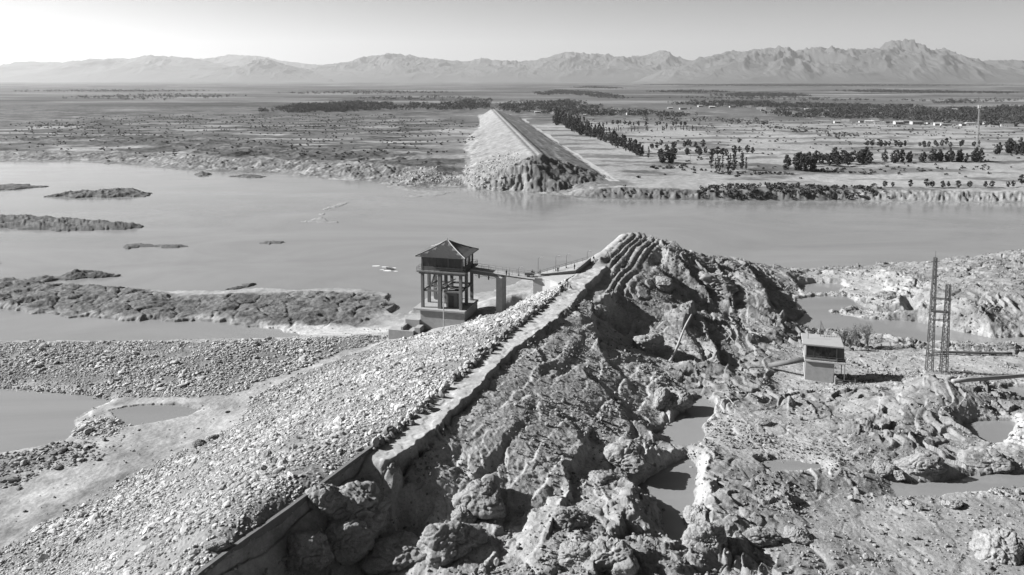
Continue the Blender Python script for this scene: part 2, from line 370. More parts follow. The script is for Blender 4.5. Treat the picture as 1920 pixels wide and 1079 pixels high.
def near_land(X, Y):
    """height, tone (albedo), bump for the land around the near dam"""
    z = base_near(X, Y).astype(np.float32)
    tone = np.full(X.shape, .26, np.float32)
    wx = X + 2.2*fbm(X, Y, 9, 3, 11); wy = Y + 2.2*fbm(X, Y, 9, 3, 12)
    vx = X + .5*fbm(X, Y, 5, 2, 13); vy = Y + .5*fbm(X, Y, 5, 2, 14)
    S = (X-AX[0][0])*_ax[0]+(Y-AX[0][1])*_ax[1]       # along the dam
    T = (X-AX[0][0])*_an[0]+(Y-AX[0][1])*_an[1]       # across, + to the right
    k, d, side, par, L = line_field(X, Y, CR_L, 140)
    cl = np.full(X.shape, 200, np.float32); cl[k] = -d*side      # + right of the reservoir edge
    cl[~k] = np.where(T[~k] > 0, 200, -200)
    kr, d, side, par, L = line_field(X, Y, CR_R, 140)
    cr = np.full(X.shape, 200, np.float32); cr[kr] = -d*side; cr[~kr] = np.where(T[~kr] > 0, 200, -200)
    # the crest's broken edges: a wall drop near the camera, an eroded step along the path
    nearw = ss(101, 97, Y); alongp = (1-nearw)*ss(208, 196, Y)
    z -= nearw*3.1*ss(.1, .5, cl)*np.exp(-np.clip(cl, 0, 60)/9)
    crn = cr+.5*fbm(X, Y, 4, 3, 21)
    z -= alongp*1.1*ss(-.1, .5, crn)*np.exp(-np.clip(crn, 0, 60)/6)
    # masks
    sdc = sdf(X, Y, COBBLE, 20) + .8*fbm(X, Y, 4, 2, 5)
    sdb = sdf(X, Y, BERM, 20) + .8*fbm(X, Y, 4, 2, 6)
    cob = np.maximum(ss(.6, -1.2, sdc), ss(.5, -.8, sdb))
    sm = sdf(X, Y, MUDSPIT, 15) + .8*fbm(X, Y, 3, 2, 8)
    cob = np.maximum(cob, ss(.4, -.8, sm))
    landR = ss(0, 3, cl)                                  # right of the crest's reservoir edge
    path = ss(.2, .8, cl)*ss(.3, -.2, cr+.5*fbm(X, Y, 4, 3, 21))*ss(97, 101, Y+.5*fbm(X,Y,3,2,3))*ss(212, 206, Y)
    rock = landR*(1-path)
    n_rib = fbm(X, Y, 16, 3, 18)
    # ridge end with eroded stripes
    stripe_poly = WL([(1128,500,20),(1175,440,20),(1240,446,19.5),(1250,480,17),(1200,535,16.5),(1120,560,18)])
    ks = ss(1.5, -1.5, sdf(X, Y, stripe_poly, 12))
    # smooth shaded apron between the parapet and the ridge
    ap = ss(1.2, -1, sdf(X, Y, WL([(1075,575,18.5),(1085,545,19.6),(1110,500,19.8),(1142,492,19.8),(1150,520,19),(1125,560,18)]), 10))
    rock = rock*(1-ap)
    # dam's own right slope: planar, ribbed along the dam
    slope = landR*ss(30, 22, cr)*ss(0.2, 1.5, cr)*ss(195, 180, Y)*ss(80, 90, Y)
    flatp = [ss(2, -3, sdf(X, Y, WL(q), 15)+1.2*fbm(X, Y, 5, 2, 9)) for q in (
        [(1330,770,8.4),(1500,760,7.4),(1640,880,7),(1600,900,7.4),(1380,885,8.8),(1320,840,9)],
        [(1450,660,3.4),(1650,655,3.2),(1980,660,3.3),(1980,715,3.6),(1730,728,4),(1600,748,4),(1440,748,4.5)],
        [(1540,930,6.6),(2100,925,6.6),(2100,1130,8.4),(1560,1130,8.6),(1400,1020,8.6)],
        [(1500,514,3),(1640,516,3.5),(1680,560,3),(1600,556,2.4),(1500,556,2.4)])]
    flat = np.clip(sum(flatp), 0, 1)
    amp = rock*(1-.75*flat)*(1-.86*slope)*(.5+.6*ss(-.35, .35, fbm(X, Y, 26, 2, 33)))*(1-.6*ks)
    # big forms
    z += amp*1.2*fbm(wx, wy, 19, 2, 31)
    # blocky rock: cracked cells at three sizes
    f1, f2, c = worley(wx, wy, 7.5, 41)
    z += amp*(.42*(ss(0, .13, f2-f1)-1)+.7*(c-.5)*ss(.0,.16,f2-f1)+.4*(1-f1*f1*1.6))
    crack = 1-ss(0, .10, f2-f1)
    f1, f2, c2 = worley(X+.3*Y, Y, 2.7, 43)
    z += amp*(.16*(ss(0, .2, f2-f1)-1)+.22*(c2-.5)*ss(0,.2,f2-f1)+.1*(1-f1*f1*1.6))*(1-.5*slope)*ss(-.25, .25, gn(X/13, Y/13, 45))
    dm = rock*ss(112, 100, Y)*ss(-16, -8, X)*ss(50, 36, X)
    g1, g2, c4 = worley(X+.8*fbm(X, Y, 4, 2, 48), Y+.8*fbm(X, Y, 4, 2, 49), 6.2, 47)
    z += dm*((.6+1.0*c4)*np.sqrt(np.clip(1-(g1*1.35)**2, 0, 1))-.5)
    # terraces that break down to the right
    t = fbm(X*.8-Y*.25, Y*1.1+X*.3, 14, 3, 51, .4)*2.6 + .13*T
    fr = t-np.floor(t); z += amp*(.95-.5*flat)*((1-fr)*ss(0,.035,fr)-.5)*ss(0,.5,rock)
    z += amp*.12*fbm(X, Y, 2.4, 4, 61, .6)
    z += rock*(.35+.65*amp)*(.07*fbm(X, Y, .8, 3, 71, .7)+.09*np.clip(.42-worley(X, Y, 1.15, 73)[0], 0, 1)*ss(-.3, .5, fbm(X, Y, 7, 2, 75)))
    z += .0
    z += slope*rock*(.09*ridged(T+.5*fbm(X,Y,6,2,15), S*.14, 2.2, 3, 81, .6)*ss(-.2, .4, fbm(X, Y, 15, 2, 82))+.06*fbm(X, Y, .8, 3, 84, .7))
    tt = (T+1.3*fbm(X, Y, 24, 2, 87)+.10*fbm(X, Y, 2.5, 2, 88))/(4.1+0*X)+.16*fbm(X, Y, 5, 2, 90); fr = tt-np.floor(tt)
    z += slope*rock*(.36+.3*fbm(X, Y, 7, 2, 89))*((1-fr)*ss(0, .16, fr)-.5)*ss(-.35, .15, n_rib)
    z += ks*rock*(.8+.35*gn(X/11, Y/11, 86))*(np.abs(np.sin(PI*(cl+.8*fbm(X, Y, 22, 2, 83)+.05*fbm(X, Y, 1.2, 2, 85))/(2.1+.3*gn(T/4, T*0, 87))))-.6)*ss(17, 9, cl)
    prot = np.clip(rock*(1-.45*slope)*(1-.75*flat)*(1-ks)*(1-path), 0, 1)
    for pts, h, Lr, nz in SCARPS:
        k, d, side, par, L = line_field(X, Y, pts, 4*Lr if h > 0 else -4*Lr if False else 4*Lr)
        if not k.any(): continue
        x_, y_ = X[k], Y[k]
        s = d*side*(1 if h > 0 else -1) + nz*fbm(x_, y_, 3.2, 3, 91)
        d2 = np.where((par <= 0)|(par >= L), d, 0)
        fade = ss(Lr*1.1, 0, np.where((par < .01)|(par > L-.01), d, 0))
        e = np.where(s > 0, np.exp(-s/Lr), ss(-.9, 0, s))*fade*ss(4*Lr, 2.5*Lr, d)
        z[k] += abs(h)*prot[k]*(e - .35*fade*np.exp(-np.abs(s+1.0)/ (Lr*.5))*(s < 0))
    # path: flat dusty crest with small ruts, broken edge
    zp = 20 + .05*fbm(X, Y, 2, 3, 101) - .12*ss(.5,1.0,fbm(X,Y,2.2,2,103)+.5)
    z = z*(1-path)+zp*path
    # foot of the near wall: smooth dusty ledge
    led = ss(0, .6, cl)*ss(7.5, 5.5, cl+.8*fbm(X,Y,3,2,105))*ss(100, 96, Y)
    z = z*(1-led*.7) + led*.7*(base_near(X, Y)+.06*fbm(X, Y, 1.2, 2, 106))
    # reservoir side
    res = 1-landR
    z += res*(.25*fbm(X, Y, 7, 3, 111)*ss(.5, 3, z)+.05*fbm(X, Y, .8, 2, 113))
    z += cob*.16*np.abs(gn(X/.55, Y/.55, 115))
    # rock spit in the reservoir
    spit = ss(2, -5, sdf(X, Y, SPIT, 20))*res
    f1, f2, c3 = worley(wx*.9, wy*.9, 8, 121)
    z += spit*(1.1*ridged(vx*.5, vy, 15, 5, 123, .6) + .35*(ss(0,.2,f2-f1)-1)+.5*(c3-.5)+.12*fbm(X, Y, 1.5, 3, 125, .6) + .3)
    # ---- tone
    n1 = fbm(X, Y, 14, 4, 201); n2 = fbm(X, Y, 2.2, 3, 203)
    tone = .25+.05*n1+.04*n2
    tone = tone*(1-slope)+slope*(.35+.05*n1+.03*n2)
    tone = tone*(1-flat)+flat*(.36+.06*n1+.03*n2)
    tone = np.where(flatp[2] > .5, .28+.05*n1+.03*n2, tone)
    tone = tone*(1-ap)+ap*.3
    tone = tone*(1-path)+path*(.40+.05*n2)
    tone = tone*(1-.6*led)+.6*led*.27
    mud = .34+.08*n1+.03*n2-.12*ss(-20, -60, T)*ss(165, 125, Y)*ss(-.5, .2, fbm(X, Y, 18, 5, 223, .6))-.05*ss(0, .5, fbm(X*1.5, Y*.6, 5, 4, 225))
    tone = tone*(1-res)+res*mud
    tone = tone*(1-cob)+cob*(.22+.04*n1)
    wetlow = res*ss(1.0, .45, z)*(1-cob)
    tone = tone*(1-.30*wetlow)
    tone = tone*(1-spit)+spit*(.14+.05*n2+.05*n1)
    tone -= .06*crack*rock
    for q, tv in PALE:
        w_ = ss(1.0, -2.0, sdf(X, Y, q, 12)+2.2*fbm(X, Y, 6, 4, 221)); tone = tone*(1-w_)+w_*(tv+.04*n2)
    rock = np.maximum(rock, spit)
    return z, tone, cob, rock, path

PALE = [(WL(q), t) for q, t in (
  ([(1492,511,3),(1640,513,3),(1720,530,4),(1750,560,4),(1690,580,3),(1640,572,3),(1600,556,2.5),(1500,558,2.5)], .36),
  ([(1300,800,9),(1350,775,9),(1345,860,9),(1325,915,9),(1420,960,9),(1360,985,9),(1330,1040,9),(1290,1000,9),(1286,900,9)], .33),
  ([(1150,850,9.6),(1210,832,9.6),(1250,850,9.2),(1240,895,9.2),(1180,905,9.6)], .40),
  ([(1840,800,6),(1960,780,6),(1960,870,6),(1850,855,6)], .40),
  ([(1640,560,3.5),(1700,600,3),(1860,618,3),(1960,620,3),(1960,650,3),(1740,640,3)], .34),
  ([(470,612,.4),(560,606,.6),(700,612,.8),(735,622,1),(640,640,.6),(500,625,.2)], .46),
  ([(1230,735,9),(1290,735,9),(1300,775,9),(1240,790,9)], .40),
  ([(1560,760,7),(1660,740,8),(1740,720,8.6),(1640,800,7.2)], .33))]
SPIT = WL([(-200,520,1),(0,520,1),(150,515,1.5),(245,519,1),(190,528,1),(330,556,1),(450,553,1),(560,548,1),(690,547,1),(728,557,1),(735,573,1),(700,600,1),(640,612,1),(520,613,1),(455,607,1),(400,598,1),(350,602,1),(200,596,1),(110,588,1),(30,580,1),(-200,572,1)])

# ------------------------------------------------------------------ land beyond the river
DAM2 = WL([(1008,292,20),(925,207,20)])
_e = DAM2[1]-DAM2[0]; DAM2 = np.array([DAM2[0], DAM2[0]+_e*1.02])
def WG(px, py): return W(px, py, 4.5)[:2]
def far_land(X, Y):
    z = 4.6 + .9*fbm(X, Y, 90, 3, 301) + .35*fbm(X, Y, 14, 3, 303)
    z += np.clip((Y-1800)/6000, 0, 1)*(3*fbm(X, Y, 900, 3, 305)+2)
    n1 = fbm(X, Y, 160, 4, 311); n2 = fbm(X*.5, Y, 26, 4, 313); n3 = fbm(X, Y, 5, 3, 315)
    left = ss(30, -120, X+.05*(Y-600)+20*n1)
    # rocky low bluffs on the left shore
    BL = WL([(-300,262,5),(0,268,5),(200,258,6),(330,262,6),(430,282,5),(560,292,5),(680,300,5),(740,318,5)])
    k, d, side, par, L = line_field(X, Y, BL, 260)
    bl = np.zeros(X.shape, np.float32); bl[k] = np.exp(-(d/70)**2)
    wx = X+6*fbm(X, Y, 30, 2, 321); wy = Y+6*fbm(X, Y, 30, 2, 322)
    z += bl*(3.2*ridged(wx, wy, 60, 5, 323, .55)+1.4)
    # broken shore strip all along the far bank
    k, d, side, par, L = line_field(X, Y, WL(WATER_FAR, 0.0), 90)
    fs = np.full(X.shape, 99, np.float32); fs[k] = d
    rb = ss(60, 20, fs)*ss(40, -20, X-WG(1100,370)[0])
    z += rb*(1.0*ridged(wx, wy, 22, 5, 331, .6)+.1)
    cl_ = worley(wx, wy, 6, 333); z += rb*(.5*(cl_[2]-.5)+.35*(ss(0,.25,cl_[1]-cl_[0])-1))
    # shore profile: beach or bank
    right = ss(WG(1060,370)[0], WG(1160,370)[0], X)
    jag = 2.5*fbm(X, Y, 9, 4, 341)+1.5*fbm(X,Y,2.5,2,342)
    bankw = np.where(X > WG(1640,378)[0], 16.0, 12.0)
    bank = ss(0, bankw, fs+jag)*ss(-1, 5, fs)
    z = z*(right*bank+(1-right)*ss(0, 45, fs+jag*2)**.8)+.12
    z += right*ss(18, 8, fs)*ss(1, 5, fs)*(1.3*billow(X, Y, 7, 4, 345, .6))
    # opposite dam
    e = (DAM2[1]-DAM2[0])[:2]; Le = np.hypot(*e); e = e/Le; nr = np.array([e[1], -e[0]])
    s = (X-DAM2[0][0])*e[0]+(Y-DAM2[0][1])*e[1]; t = (X-DAM2[0][0])*nr[0]+(Y-DAM2[0][1])*nr[1]
    jag2 = 3.5*fbm(X, Y, 14, 4, 351)
    half = np.where(t > 0, 4.0, 3.0)
    prof = 20.2-np.clip(np.abs(t)-half, 0, None)*np.where(t < 0, .345*(1+1.3*ss(.35, 1.0, s/Le)), .345)
    prof += ss(-12, -46, t)*(1.8*fbm(X, Y, 16, 4, 356)) + .25*fbm(X, Y, 6, 3, 357)
    prof += np.where(t > 4, -.5*ss(4,7,t)+.5*gn(X/9,Y/9,352)*ss(5,12,t), 0)
    endw = np.where(t < -8, 44.0, 30.0)
    cut = np.clip((s+jag2+np.where(t<0, .55*np.clip(-t,0,25), -.25*np.clip(t,0,60)))/endw+1.0, 0, 1)
    cut = np.where(t < -8, cut, cut**.8)
    dz = (prof-4.5)*cut*ss(Le+200, Le, s)
    face = ((cut > .02)&(cut < .995)&(prof > 4.7)).astype(np.float32)
    dz += face*np.where(t > -8+jag2, 1.2*fbm(X, Y, 8, 5, 353, .62)+.9*(worley(X, Y, 5, 354)[2]-.5), .9*fbm(X, Y, 4, 4, 355, .62)+.5*(worley(X, Y, 3, 358)[2]-.5))
    dam = dz > 0.15
    shoreok = ss(0, 14, fs+jag)
    z = np.where(dam, np.maximum(z, 4.5+dz)*shoreok+.1, z)
    # ---- tone
    tl = .095+.035*n1+.08*ss(.15, .6, n2)+.03*n3
    tl = tl + .24*ss(.2, .6, fbm(X*.35, Y, 40, 4, 361))*ss(1700, 700, Y)-.06*ss(.1, .5, fbm(X*.4, Y, 22, 4, 363))
    tr = .30+.05*n1-.16*ss(-.1, .4, fbm(X*.45, Y, 34, 4, 319)+.15*n3)
    tr = np.where(Y > 1150, .12+.05*n1+.14*ss(.25, .7, n2), tr)
    w = ss(1100, 1250, Y+80*n1); tr = tr
    tone = tl*left+tr*(1-left)
    far = ss(1500, 2300, Y+200*n1)
    # fields far out
    cfx = worley(X*.6, Y, 330, 371)[2]; far2 = ss(.1, .6, fbm(X*.3, Y, 300, 4, 375))
    tone = tone*(1-far)+far*(.06+.10*cfx**1.5+.10*far2+.05*fbm(X*.4, Y, 200, 3, 373))
    tone = tone*(1-.6*bl*left)+.6*bl*left*(.10+.05*n3+.06*n2)
    tone = np.where(rb > .3, .17+.05*n3+.06*n2+.10*ss(.1, .5, fbm(X, Y, 12, 3, 377)), tone)
    bnk = right*ss(16, 10, fs+jag)*ss(WG(1680,378)[0], WG(1600,378)[0], X)
    tone = tone*(1-bnk)+bnk*(.14+.05*n3)
    tone = np.where((fs < 14)&(X > WG(1660,378)[0]), .25+.06*n3, tone)
    sm = dam & (t < -2) & (cut >= .999)
    tone = np.where(sm, .25+.04*n3+.03*n2+.05*gn(s/7, t/26, 381)+.04*gn(s/30, t/4, 382), tone)
    tone = np.where(dam&(t < -6)&(cut < .999), .21+.07*n3, tone)
    tone = np.where(dam&(t >= -6)&(cut < .97), .13+.04*n3, tone)  # broken end face: its shade is put into the tone
    road = np.abs(t+.2) < 2.0
    tone = np.where(dam&(t >= -2)&(cut > .97), .17+.05*n3, tone)
    tone = np.where(dam&(np.abs(t-1) < 1.2)&(cut > .97), .36, tone)
    tr2 = np.abs(t-47-4*gn(s/60, s*0, 383)) < 3.5
    tone = np.where(tr2&(s > -20)&(s < Le), .40, tone)
    tone = np.where((t > 8)&(t < 40)&dam&(cut > .97), .22+.05*n3+.09*ss(.2,.5,gn(t/6, s/80, 384)), tone)
    return z.astype(np.float32), tone.astype(np.float32), ((fs < 45)&(X < WG(1100,370)[0])) | (face > 0)

# ------------------------------------------------------------------ one ground sheet
def rows():
    r = [52.0]
    while r[-1] < 16500:
        y = r[-1]
        if y < 130: s = .16
        elif y < 300: s = .16+(y-130)*.0016
        elif y < 455: s = 2.2
        elif y < 640: s = .85
        elif y < 1500: s = .85+(y-640)*.008
        else: s = 8+(y-1500)*.02
        r.append(y+s)
    return np.array(r)
YR = rows(); NU = 1640; UR = np.linspace(-.94, .94, NU)
def height_all(X, Y):
    z = np.full(X.shape, -1.5, np.float32); tone = np.full(X.shape, .25, np.float32)
    cob = np.zeros(X.shape, np.float32); rock = cob.copy(); path = cob.copy()
    n = Y < 330
    z[n], tone[n], cob[n], rock[n], path[n] = near_land(X[n], Y[n])
    f = Y >= 330
    zf, tf, _ = far_land(X[f], Y[f]); z[f] = zf; tone[f] = tf
    # water bodies cut into the land
    def cut(sd, level, grow=1.0, crust=0.0, bed=.25, jag=.7, jsc=5):
        nonlocal z, tone
        k = sd < 12
        s = sd[k] + jag*fbm(X[k], Y[k], jsc, 4, 401, .6)
        zz = z[k]
        ins = level - .06 - bed*np.clip(-s, 0, 6)
        out = np.maximum(zz, level+.03+.10*np.clip(s, 0, 3)-.35*np.clip(s-3, 0, 99))
        lim = level + .2 + 1.1*np.clip(s, 0, 50)*grow          # nothing overhangs the water
        out = np.minimum(out, np.maximum(lim, level+.05))
        zz = np.where(s < 0, np.minimum(zz, ins), out)
        z[k] = zz
        if crust: 
            c = ss(4, .5, s)*(s > 0)*ss(2.2, 1.0, zz-level)*crust*ss(-.35, .35, fbm(X[k], Y[k], 9, 3, 409)); tone[k] = tone[k]*(1-c)+c*.45
        wet = ss(.5, 0, s)*(s > 0)*.3
        tone[k] = tone[k]*(1-wet)
    sdm = sdf(X, Y, MAINW, 14)
    for pts, h in ISLES:
        w = WL(pts, 0.0)
        si = sdf(X, Y, w, 14)
        k = si < 14
        s = -si[k]+3.2*fbm(X[k], Y[k], 11, 5, 403)-.8
        hh = h*(1-np.exp(-np.clip(s, 0, 99)/3.0))*(.7+.9*ridged(X[k]*.7, Y[k], 11, 5, 405, .6))
        isl = np.where(s > 0, .03+hh, -1)
        kk = np.where(s > 0)[0]; idx = np.where(k)[0] if X.ndim == 1 else None
        a = sdm[k]; a = np.where(s > 0, 14, a); sdm[k] = a
        zz = z[k]; zz = np.where(s > 0, isl, zz); z[k] = zz
        tt = tone[k]; tt = np.where(s > 0, (.12 if h > .6 else .27)+.05*fbm(X[k], Y[k], 3, 3, 407), tt); tone[k] = tt
        rk = rock[k]; rock[k] = np.where(s > 0, 1, rk)
    m = (sdm < 14)
    cut(sdm, 0.0, .8, 0, jag=2.2, jsc=11)
    cut(sdf(X, Y, LAGOON, 14), 0.0, .8, .6, jag=1.8, jsc=9)
    for nm, (lv, w) in PONDW.items():
        g = {'left': .5, 'mud': .3}.get(nm, 1.0)
        cut(sdf(X, Y, w, 14), lv, g, .85, jag=.45, jsc=3)
    return z, tone, cob, rock, path

Xg = (UR[None,:]*YR[:,None]).ravel(); Yg = np.repeat(YR, NU)
Zg, Tg, Cg, Rg, Pg = height_all(Xg, Yg)
Zg = np.maximum(Zg, -4)
ZG = Zg.reshape(len(YR), NU)
def ground_z(x, y):
    x = np.asarray(x, float); y = np.asarray(y, float)
    fy = np.interp(y, YR, np.arange(len(YR))); fx = np.clip((x/y-UR[0])/(UR[1]-UR[0]), 0, NU-1.001)
    iy = np.minimum(fy.astype(int), len(YR)-2); ix = fx.astype(int); fy = fy-iy; fx = fx-ix
    return (ZG[iy,ix]*(1-fx)+ZG[iy,ix+1]*fx)*(1-fy)+(ZG[iy+1,ix]*(1-fx)+ZG[iy+1,ix+1]*fx)*fy
def samp(A, x, y):
    fy = np.clip(np.interp(y, YR, np.arange(len(YR))), 0, len(YR)-1).astype(int)
    fx = np.clip((x/y-UR[0])/(UR[1]-UR[0]), 0, NU-1).astype(int)
    return A.reshape(len(YR), NU)[fy, fx]

# ------------------------------------------------------------------ materials
def newmat(name):
    m = bpy.data.materials.new(name); m.use_nodes = True
    nt = m.node_tree; bs = nt.nodes['Principled BSDF']
    return m, nt, bs
def N(nt, t, **kw):
    n = nt.nodes.new(t)
    for k, v in kw.items():
        if k in n.inputs: n.inputs[k].default_value = v
        else: setattr(n, k, v)
    return n
def mth(nt, op, a, b=None, clamp=False):
    n = nt.nodes.new('ShaderNodeMath'); n.operation = op; n.use_clamp = clamp
    for i, x in enumerate((a, b)):
        if x is None: continue
        if isinstance(x, (int, float)): n.inputs[i].default_value = x
        else: nt.links.new(x, n.inputs[i])
    return n.outputs[0]
def gray(v): return (v, v, v, 1)
MATS = {}
def simple(name, v, rough=.85, var=.25, scale=2.0, metal=0.0, bump=.0, spec=.3, stretch=None):
    if name in MATS: return MATS[name]
    v = v*.80
    m, nt, bs = newmat(name)
    tc = N(nt, 'ShaderNodeTexCoord'); src = tc.outputs['Object']
    if stretch:
        mp = N(nt, 'ShaderNodeMapping'); mp.inputs['Scale'].default_value = stretch
        nt.links.new(src, mp.inputs[0]); src = mp.outputs[0]
    n = N(nt, 'ShaderNodeTexNoise', Scale=scale, Detail=8.0, Roughness=.65); nt.links.new(src, n.inputs['Vector'])
    f = mth(nt, 'MULTIPLY_ADD', n.outputs['Fac'], 2*var*v); f.node.inputs[2].default_value = v*(1-var)
    nt.links.new(f, bs.inputs['Base Color'])
    bs.inputs['Roughness'].default_value = rough; bs.inputs['Metallic'].default_value = metal
    bs.inputs['Specular IOR Level'].default_value = spec
    if bump:
        b = N(nt, 'ShaderNodeBump', Strength=bump, Distance=.05); nt.links.new(n.outputs['Fac'], b.inputs['Height'])
        nt.links.new(b.outputs[0], bs.inputs['Normal'])
    MATS[name] = m
    return m
def ground_mat():
    m, nt, bs = newmat('earth_and_rock')
    at = N(nt, 'ShaderNodeAttribute', attribute_name='mask')
    sp = N(nt, 'ShaderNodeSeparateColor'); nt.links.new(at.outputs['Color'], sp.inputs[0])
    tone, cob, rock = sp.outputs[0], sp.outputs[1], sp.outputs[2]
    geo = N(nt, 'ShaderNodeNewGeometry'); P = geo.outputs['Position']
    def noise(sc, d=6.0, r=.6):
        n = N(nt, 'ShaderNodeTexNoise', Scale=sc, Detail=d, Roughness=r); nt.links.new(P, n.inputs['Vector']); return n.outputs['Fac']
    nb = noise(.35, 8, .65); nf = noise(2.6, 8, .7)
    vo = N(nt, 'ShaderNodeTexVoronoi', Scale=1.3); nt.links.new(P, vo.inputs['Vector'])
    vs = N(nt, 'ShaderNodeTexVoronoi', Scale=3.7); nt.links.new(P, vs.inputs['Vector'])
    # wide noise range in the tone, darker where the bump is low
    k = mth(nt, 'MULTIPLY_ADD', nb, 1.3); k.node.inputs[2].default_value = .35
    k2 = mth(nt, 'MULTIPLY_ADD', nf, 1.1); k2.node.inputs[2].default_value = .45
    k = mth(nt, 'MULTIPLY', k, k2)
    st = mth(nt, 'SUBTRACT', vs.outputs['Distance'], .12)       # small dark pits and clods
    st = mth(nt, 'MULTIPLY', st, 6.0, True)
    st = mth(nt, 'MULTIPLY_ADD', st, .35); st.node.inputs[2].default_value = .65
    rk = mth(nt, 'MULTIPLY', rock, 1.0)
    stm = mth(nt, 'SUBTRACT', 1.0, mth(nt, 'MULTIPLY', mth(nt, 'SUBTRACT', 1.0, st), rk))
    c = mth(nt, 'MULTIPLY', mth(nt, 'MULTIPLY', mth(nt, 'MULTIPLY', tone, .80), k), stm)
    nt.links.new(c, bs.inputs['Base Color'])
    bs.inputs['Roughness'].default_value = .95; bs.inputs['Specular IOR Level'].default_value = .12
    h = mth(nt, 'ADD', mth(nt, 'MULTIPLY', nf, .5), mth(nt, 'MULTIPLY', nb, .8))
    h = mth(nt, 'ADD', h, mth(nt, 'MULTIPLY', vo.outputs['Distance'], mth(nt, 'MULTIPLY', rock, .35)))
    h = mth(nt, 'ADD', mth(nt, 'MULTIPLY', h, .6), mth(nt, 'MULTIPLY', noise(7.0, 5, .75), .22))
    amt = mth(nt, 'MULTIPLY_ADD', rock, .45); amt.node.inputs[2].default_value = .15
    amt = mth(nt, 'ADD', amt, mth(nt, 'MULTIPLY', cob, .3))
    b = N(nt, 'ShaderNodeBump', Distance=.45); nt.links.new(h, b.inputs['Height']); nt.links.new(amt, b.inputs['Strength'])
    nt.links.new(b.outputs[0], bs.inputs['Normal'])
    return m
def water_mat(name, v, rough=.09, sc=1.6, st=.12):
    v = v*.64
    m, nt, bs = newmat(name)
    geo = N(nt, 'ShaderNodeNewGeometry'); P = geo.outputs['Position']
    mp = N(nt, 'ShaderNodeMapping'); mp.inputs['Scale'].default_value = (.45, 1.0, 1.0); mp.inputs['Rotation'].default_value = (0,0,.35)
    nt.links.new(P, mp.inputs[0])
    n = N(nt, 'ShaderNodeTexNoise', Scale=sc, Detail=5.0, Roughness=.6); nt.links.new(mp.outputs[0], n.inputs['Vector'])
    n2 = N(nt, 'ShaderNodeTexNoise', Scale=.02, Detail=6.0, Roughness=.65, Distortion=1.5); nt.links.new(mp.outputs[0], n2.inputs['Vector'])
    f = mth(nt, 'MULTIPLY_ADD', n2.outputs['Fac'], v*.8); f.node.inputs[2].default_value = v*.6
    nt.links.new(f, bs.inputs['Base Color'])
    bs.inputs['IOR'].default_value = 1.33
    n3 = N(nt, 'ShaderNodeTexNoise', Scale=.035, Detail=5.0, Roughness=.6, Distortion=2.0); nt.links.new(mp.outputs[0], n3.inputs['Vector'])
    rr = mth(nt, 'MULTIPLY_ADD', n3.outputs['Fac'], rough*2.2); rr.node.inputs[2].default_value = rough*.1; nt.links.new(rr, bs.inputs['Roughness'])
    b = N(nt, 'ShaderNodeBump', Strength=st, Distance=.12); nt.links.new(n.outputs['Fac'], b.inputs['Height'])
    nt.links.new(b.outputs[0], bs.inputs['Normal'])
    return m

def tag(o, label=None, cat=None, group=None, kind=None):
    if label: o['label'] = label
    if cat: o['category'] = cat
    if group: o['group'] = group
    if kind: o['kind'] = kind
    return o
def link(name, me, parent=None):
    o = bpy.data.objects.new(name, me); COL.objects.link(o)
    if parent is not None: o.parent = parent
    return o
def empty(name, loc=(0,0,0), rz=0):
    o = bpy.data.objects.new(name, None); COL.objects.link(o); o.location = loc; o.rotation_euler = (0,0,rz)
    o.empty_display_size = .5
    return o
def np_mesh(name, V, Fq, mat, smooth=False):
    """V (n,3); Fq (m,k) with constant k"""
    me = bpy.data.meshes.new(name)
    V = np.ascontiguousarray(V, np.float32); Fq = np.ascontiguousarray(Fq, np.int32)
    me.vertices.add(len(V)); me.vertices.foreach_set('co', V.ravel())
    k = Fq.shape[1]; m = len(Fq)
    me.loops.add(m*k); me.loops.foreach_set('vertex_index', Fq.ravel())
    me.polygons.add(m)
    me.polygons.foreach_set('loop_start', np.arange(0, m*k, k, dtype=np.int32))
    try: me.polygons.foreach_set('loop_total', np.full(m, k, np.int32))
    except Exception: pass
    if smooth: me.polygons.foreach_set('use_smooth', np.ones(m, bool))
    if mat: me.materials.append(mat)
    me.update(calc_edges=True)
    return me
def grid_faces(nr, nc):
    i = np.arange(nr-1)[:,None]*nc+np.arange(nc-1)[None,:]
    return np.stack([i, i+1, i+nc+1, i+nc], -1).reshape(-1, 4)

# ------------------------------------------------------------------ ground, water, mountains, haze
me = np_mesh('ground', np.stack([Xg, Yg, Zg], 1), grid_faces(len(YR), NU), ground_mat(), True)
ca = me.color_attributes.new('mask', 'FLOAT_COLOR', 'POINT')
ca.data.foreach_set('color', np.stack([np.clip(Tg, .03, .6), Cg, Rg, np.ones_like(Tg)], 1).astype(np.float32).ravel())
tag(link('ground', me), kind='structure')

def flat_poly(name, pts, z, mat):
    me = bpy.data.meshes.new(name)
    me.from_pydata([(p[0], p[1], z) for p in pts], [], [list(range(len(pts)))]); me.materials.append(mat); me.update()
    return tag(link(name, me), kind='structure')
flat_poly('reservoir_water', [(-3000,60),(3000,60),(3000,1500),(-3000,1500)], 0.0, water_mat('muddy_river_water', .32))
pm = water_mat('muddy_pond_water', .30, .07, 2.5, .04)
def grow(pts, r):
    n = len(pts); out = []
    A = sum(pts[i][0]*pts[(i+1)%n][1]-pts[(i+1)%n][0]*pts[i][1] for i in range(n))
    sg = 1 if A > 0 else -1
    for i in range(n):
        a, b, c = pts[i-1][:2], pts[i][:2], pts[(i+1)%n][:2]
        e = (b-a)/max(1e-6, np.hypot(*(b-a)))+(c-b)/max(1e-6, np.hypot(*(c-b))); e = e/max(1e-6, np.hypot(*e))
        out.append(b+np.array([e[1], -e[0]])*sg*r)
    return out
for nm, (lv, w) in PONDW.items():
    if nm != 'left': flat_poly('pond_water', grow(w, 1.2), lv, pm)

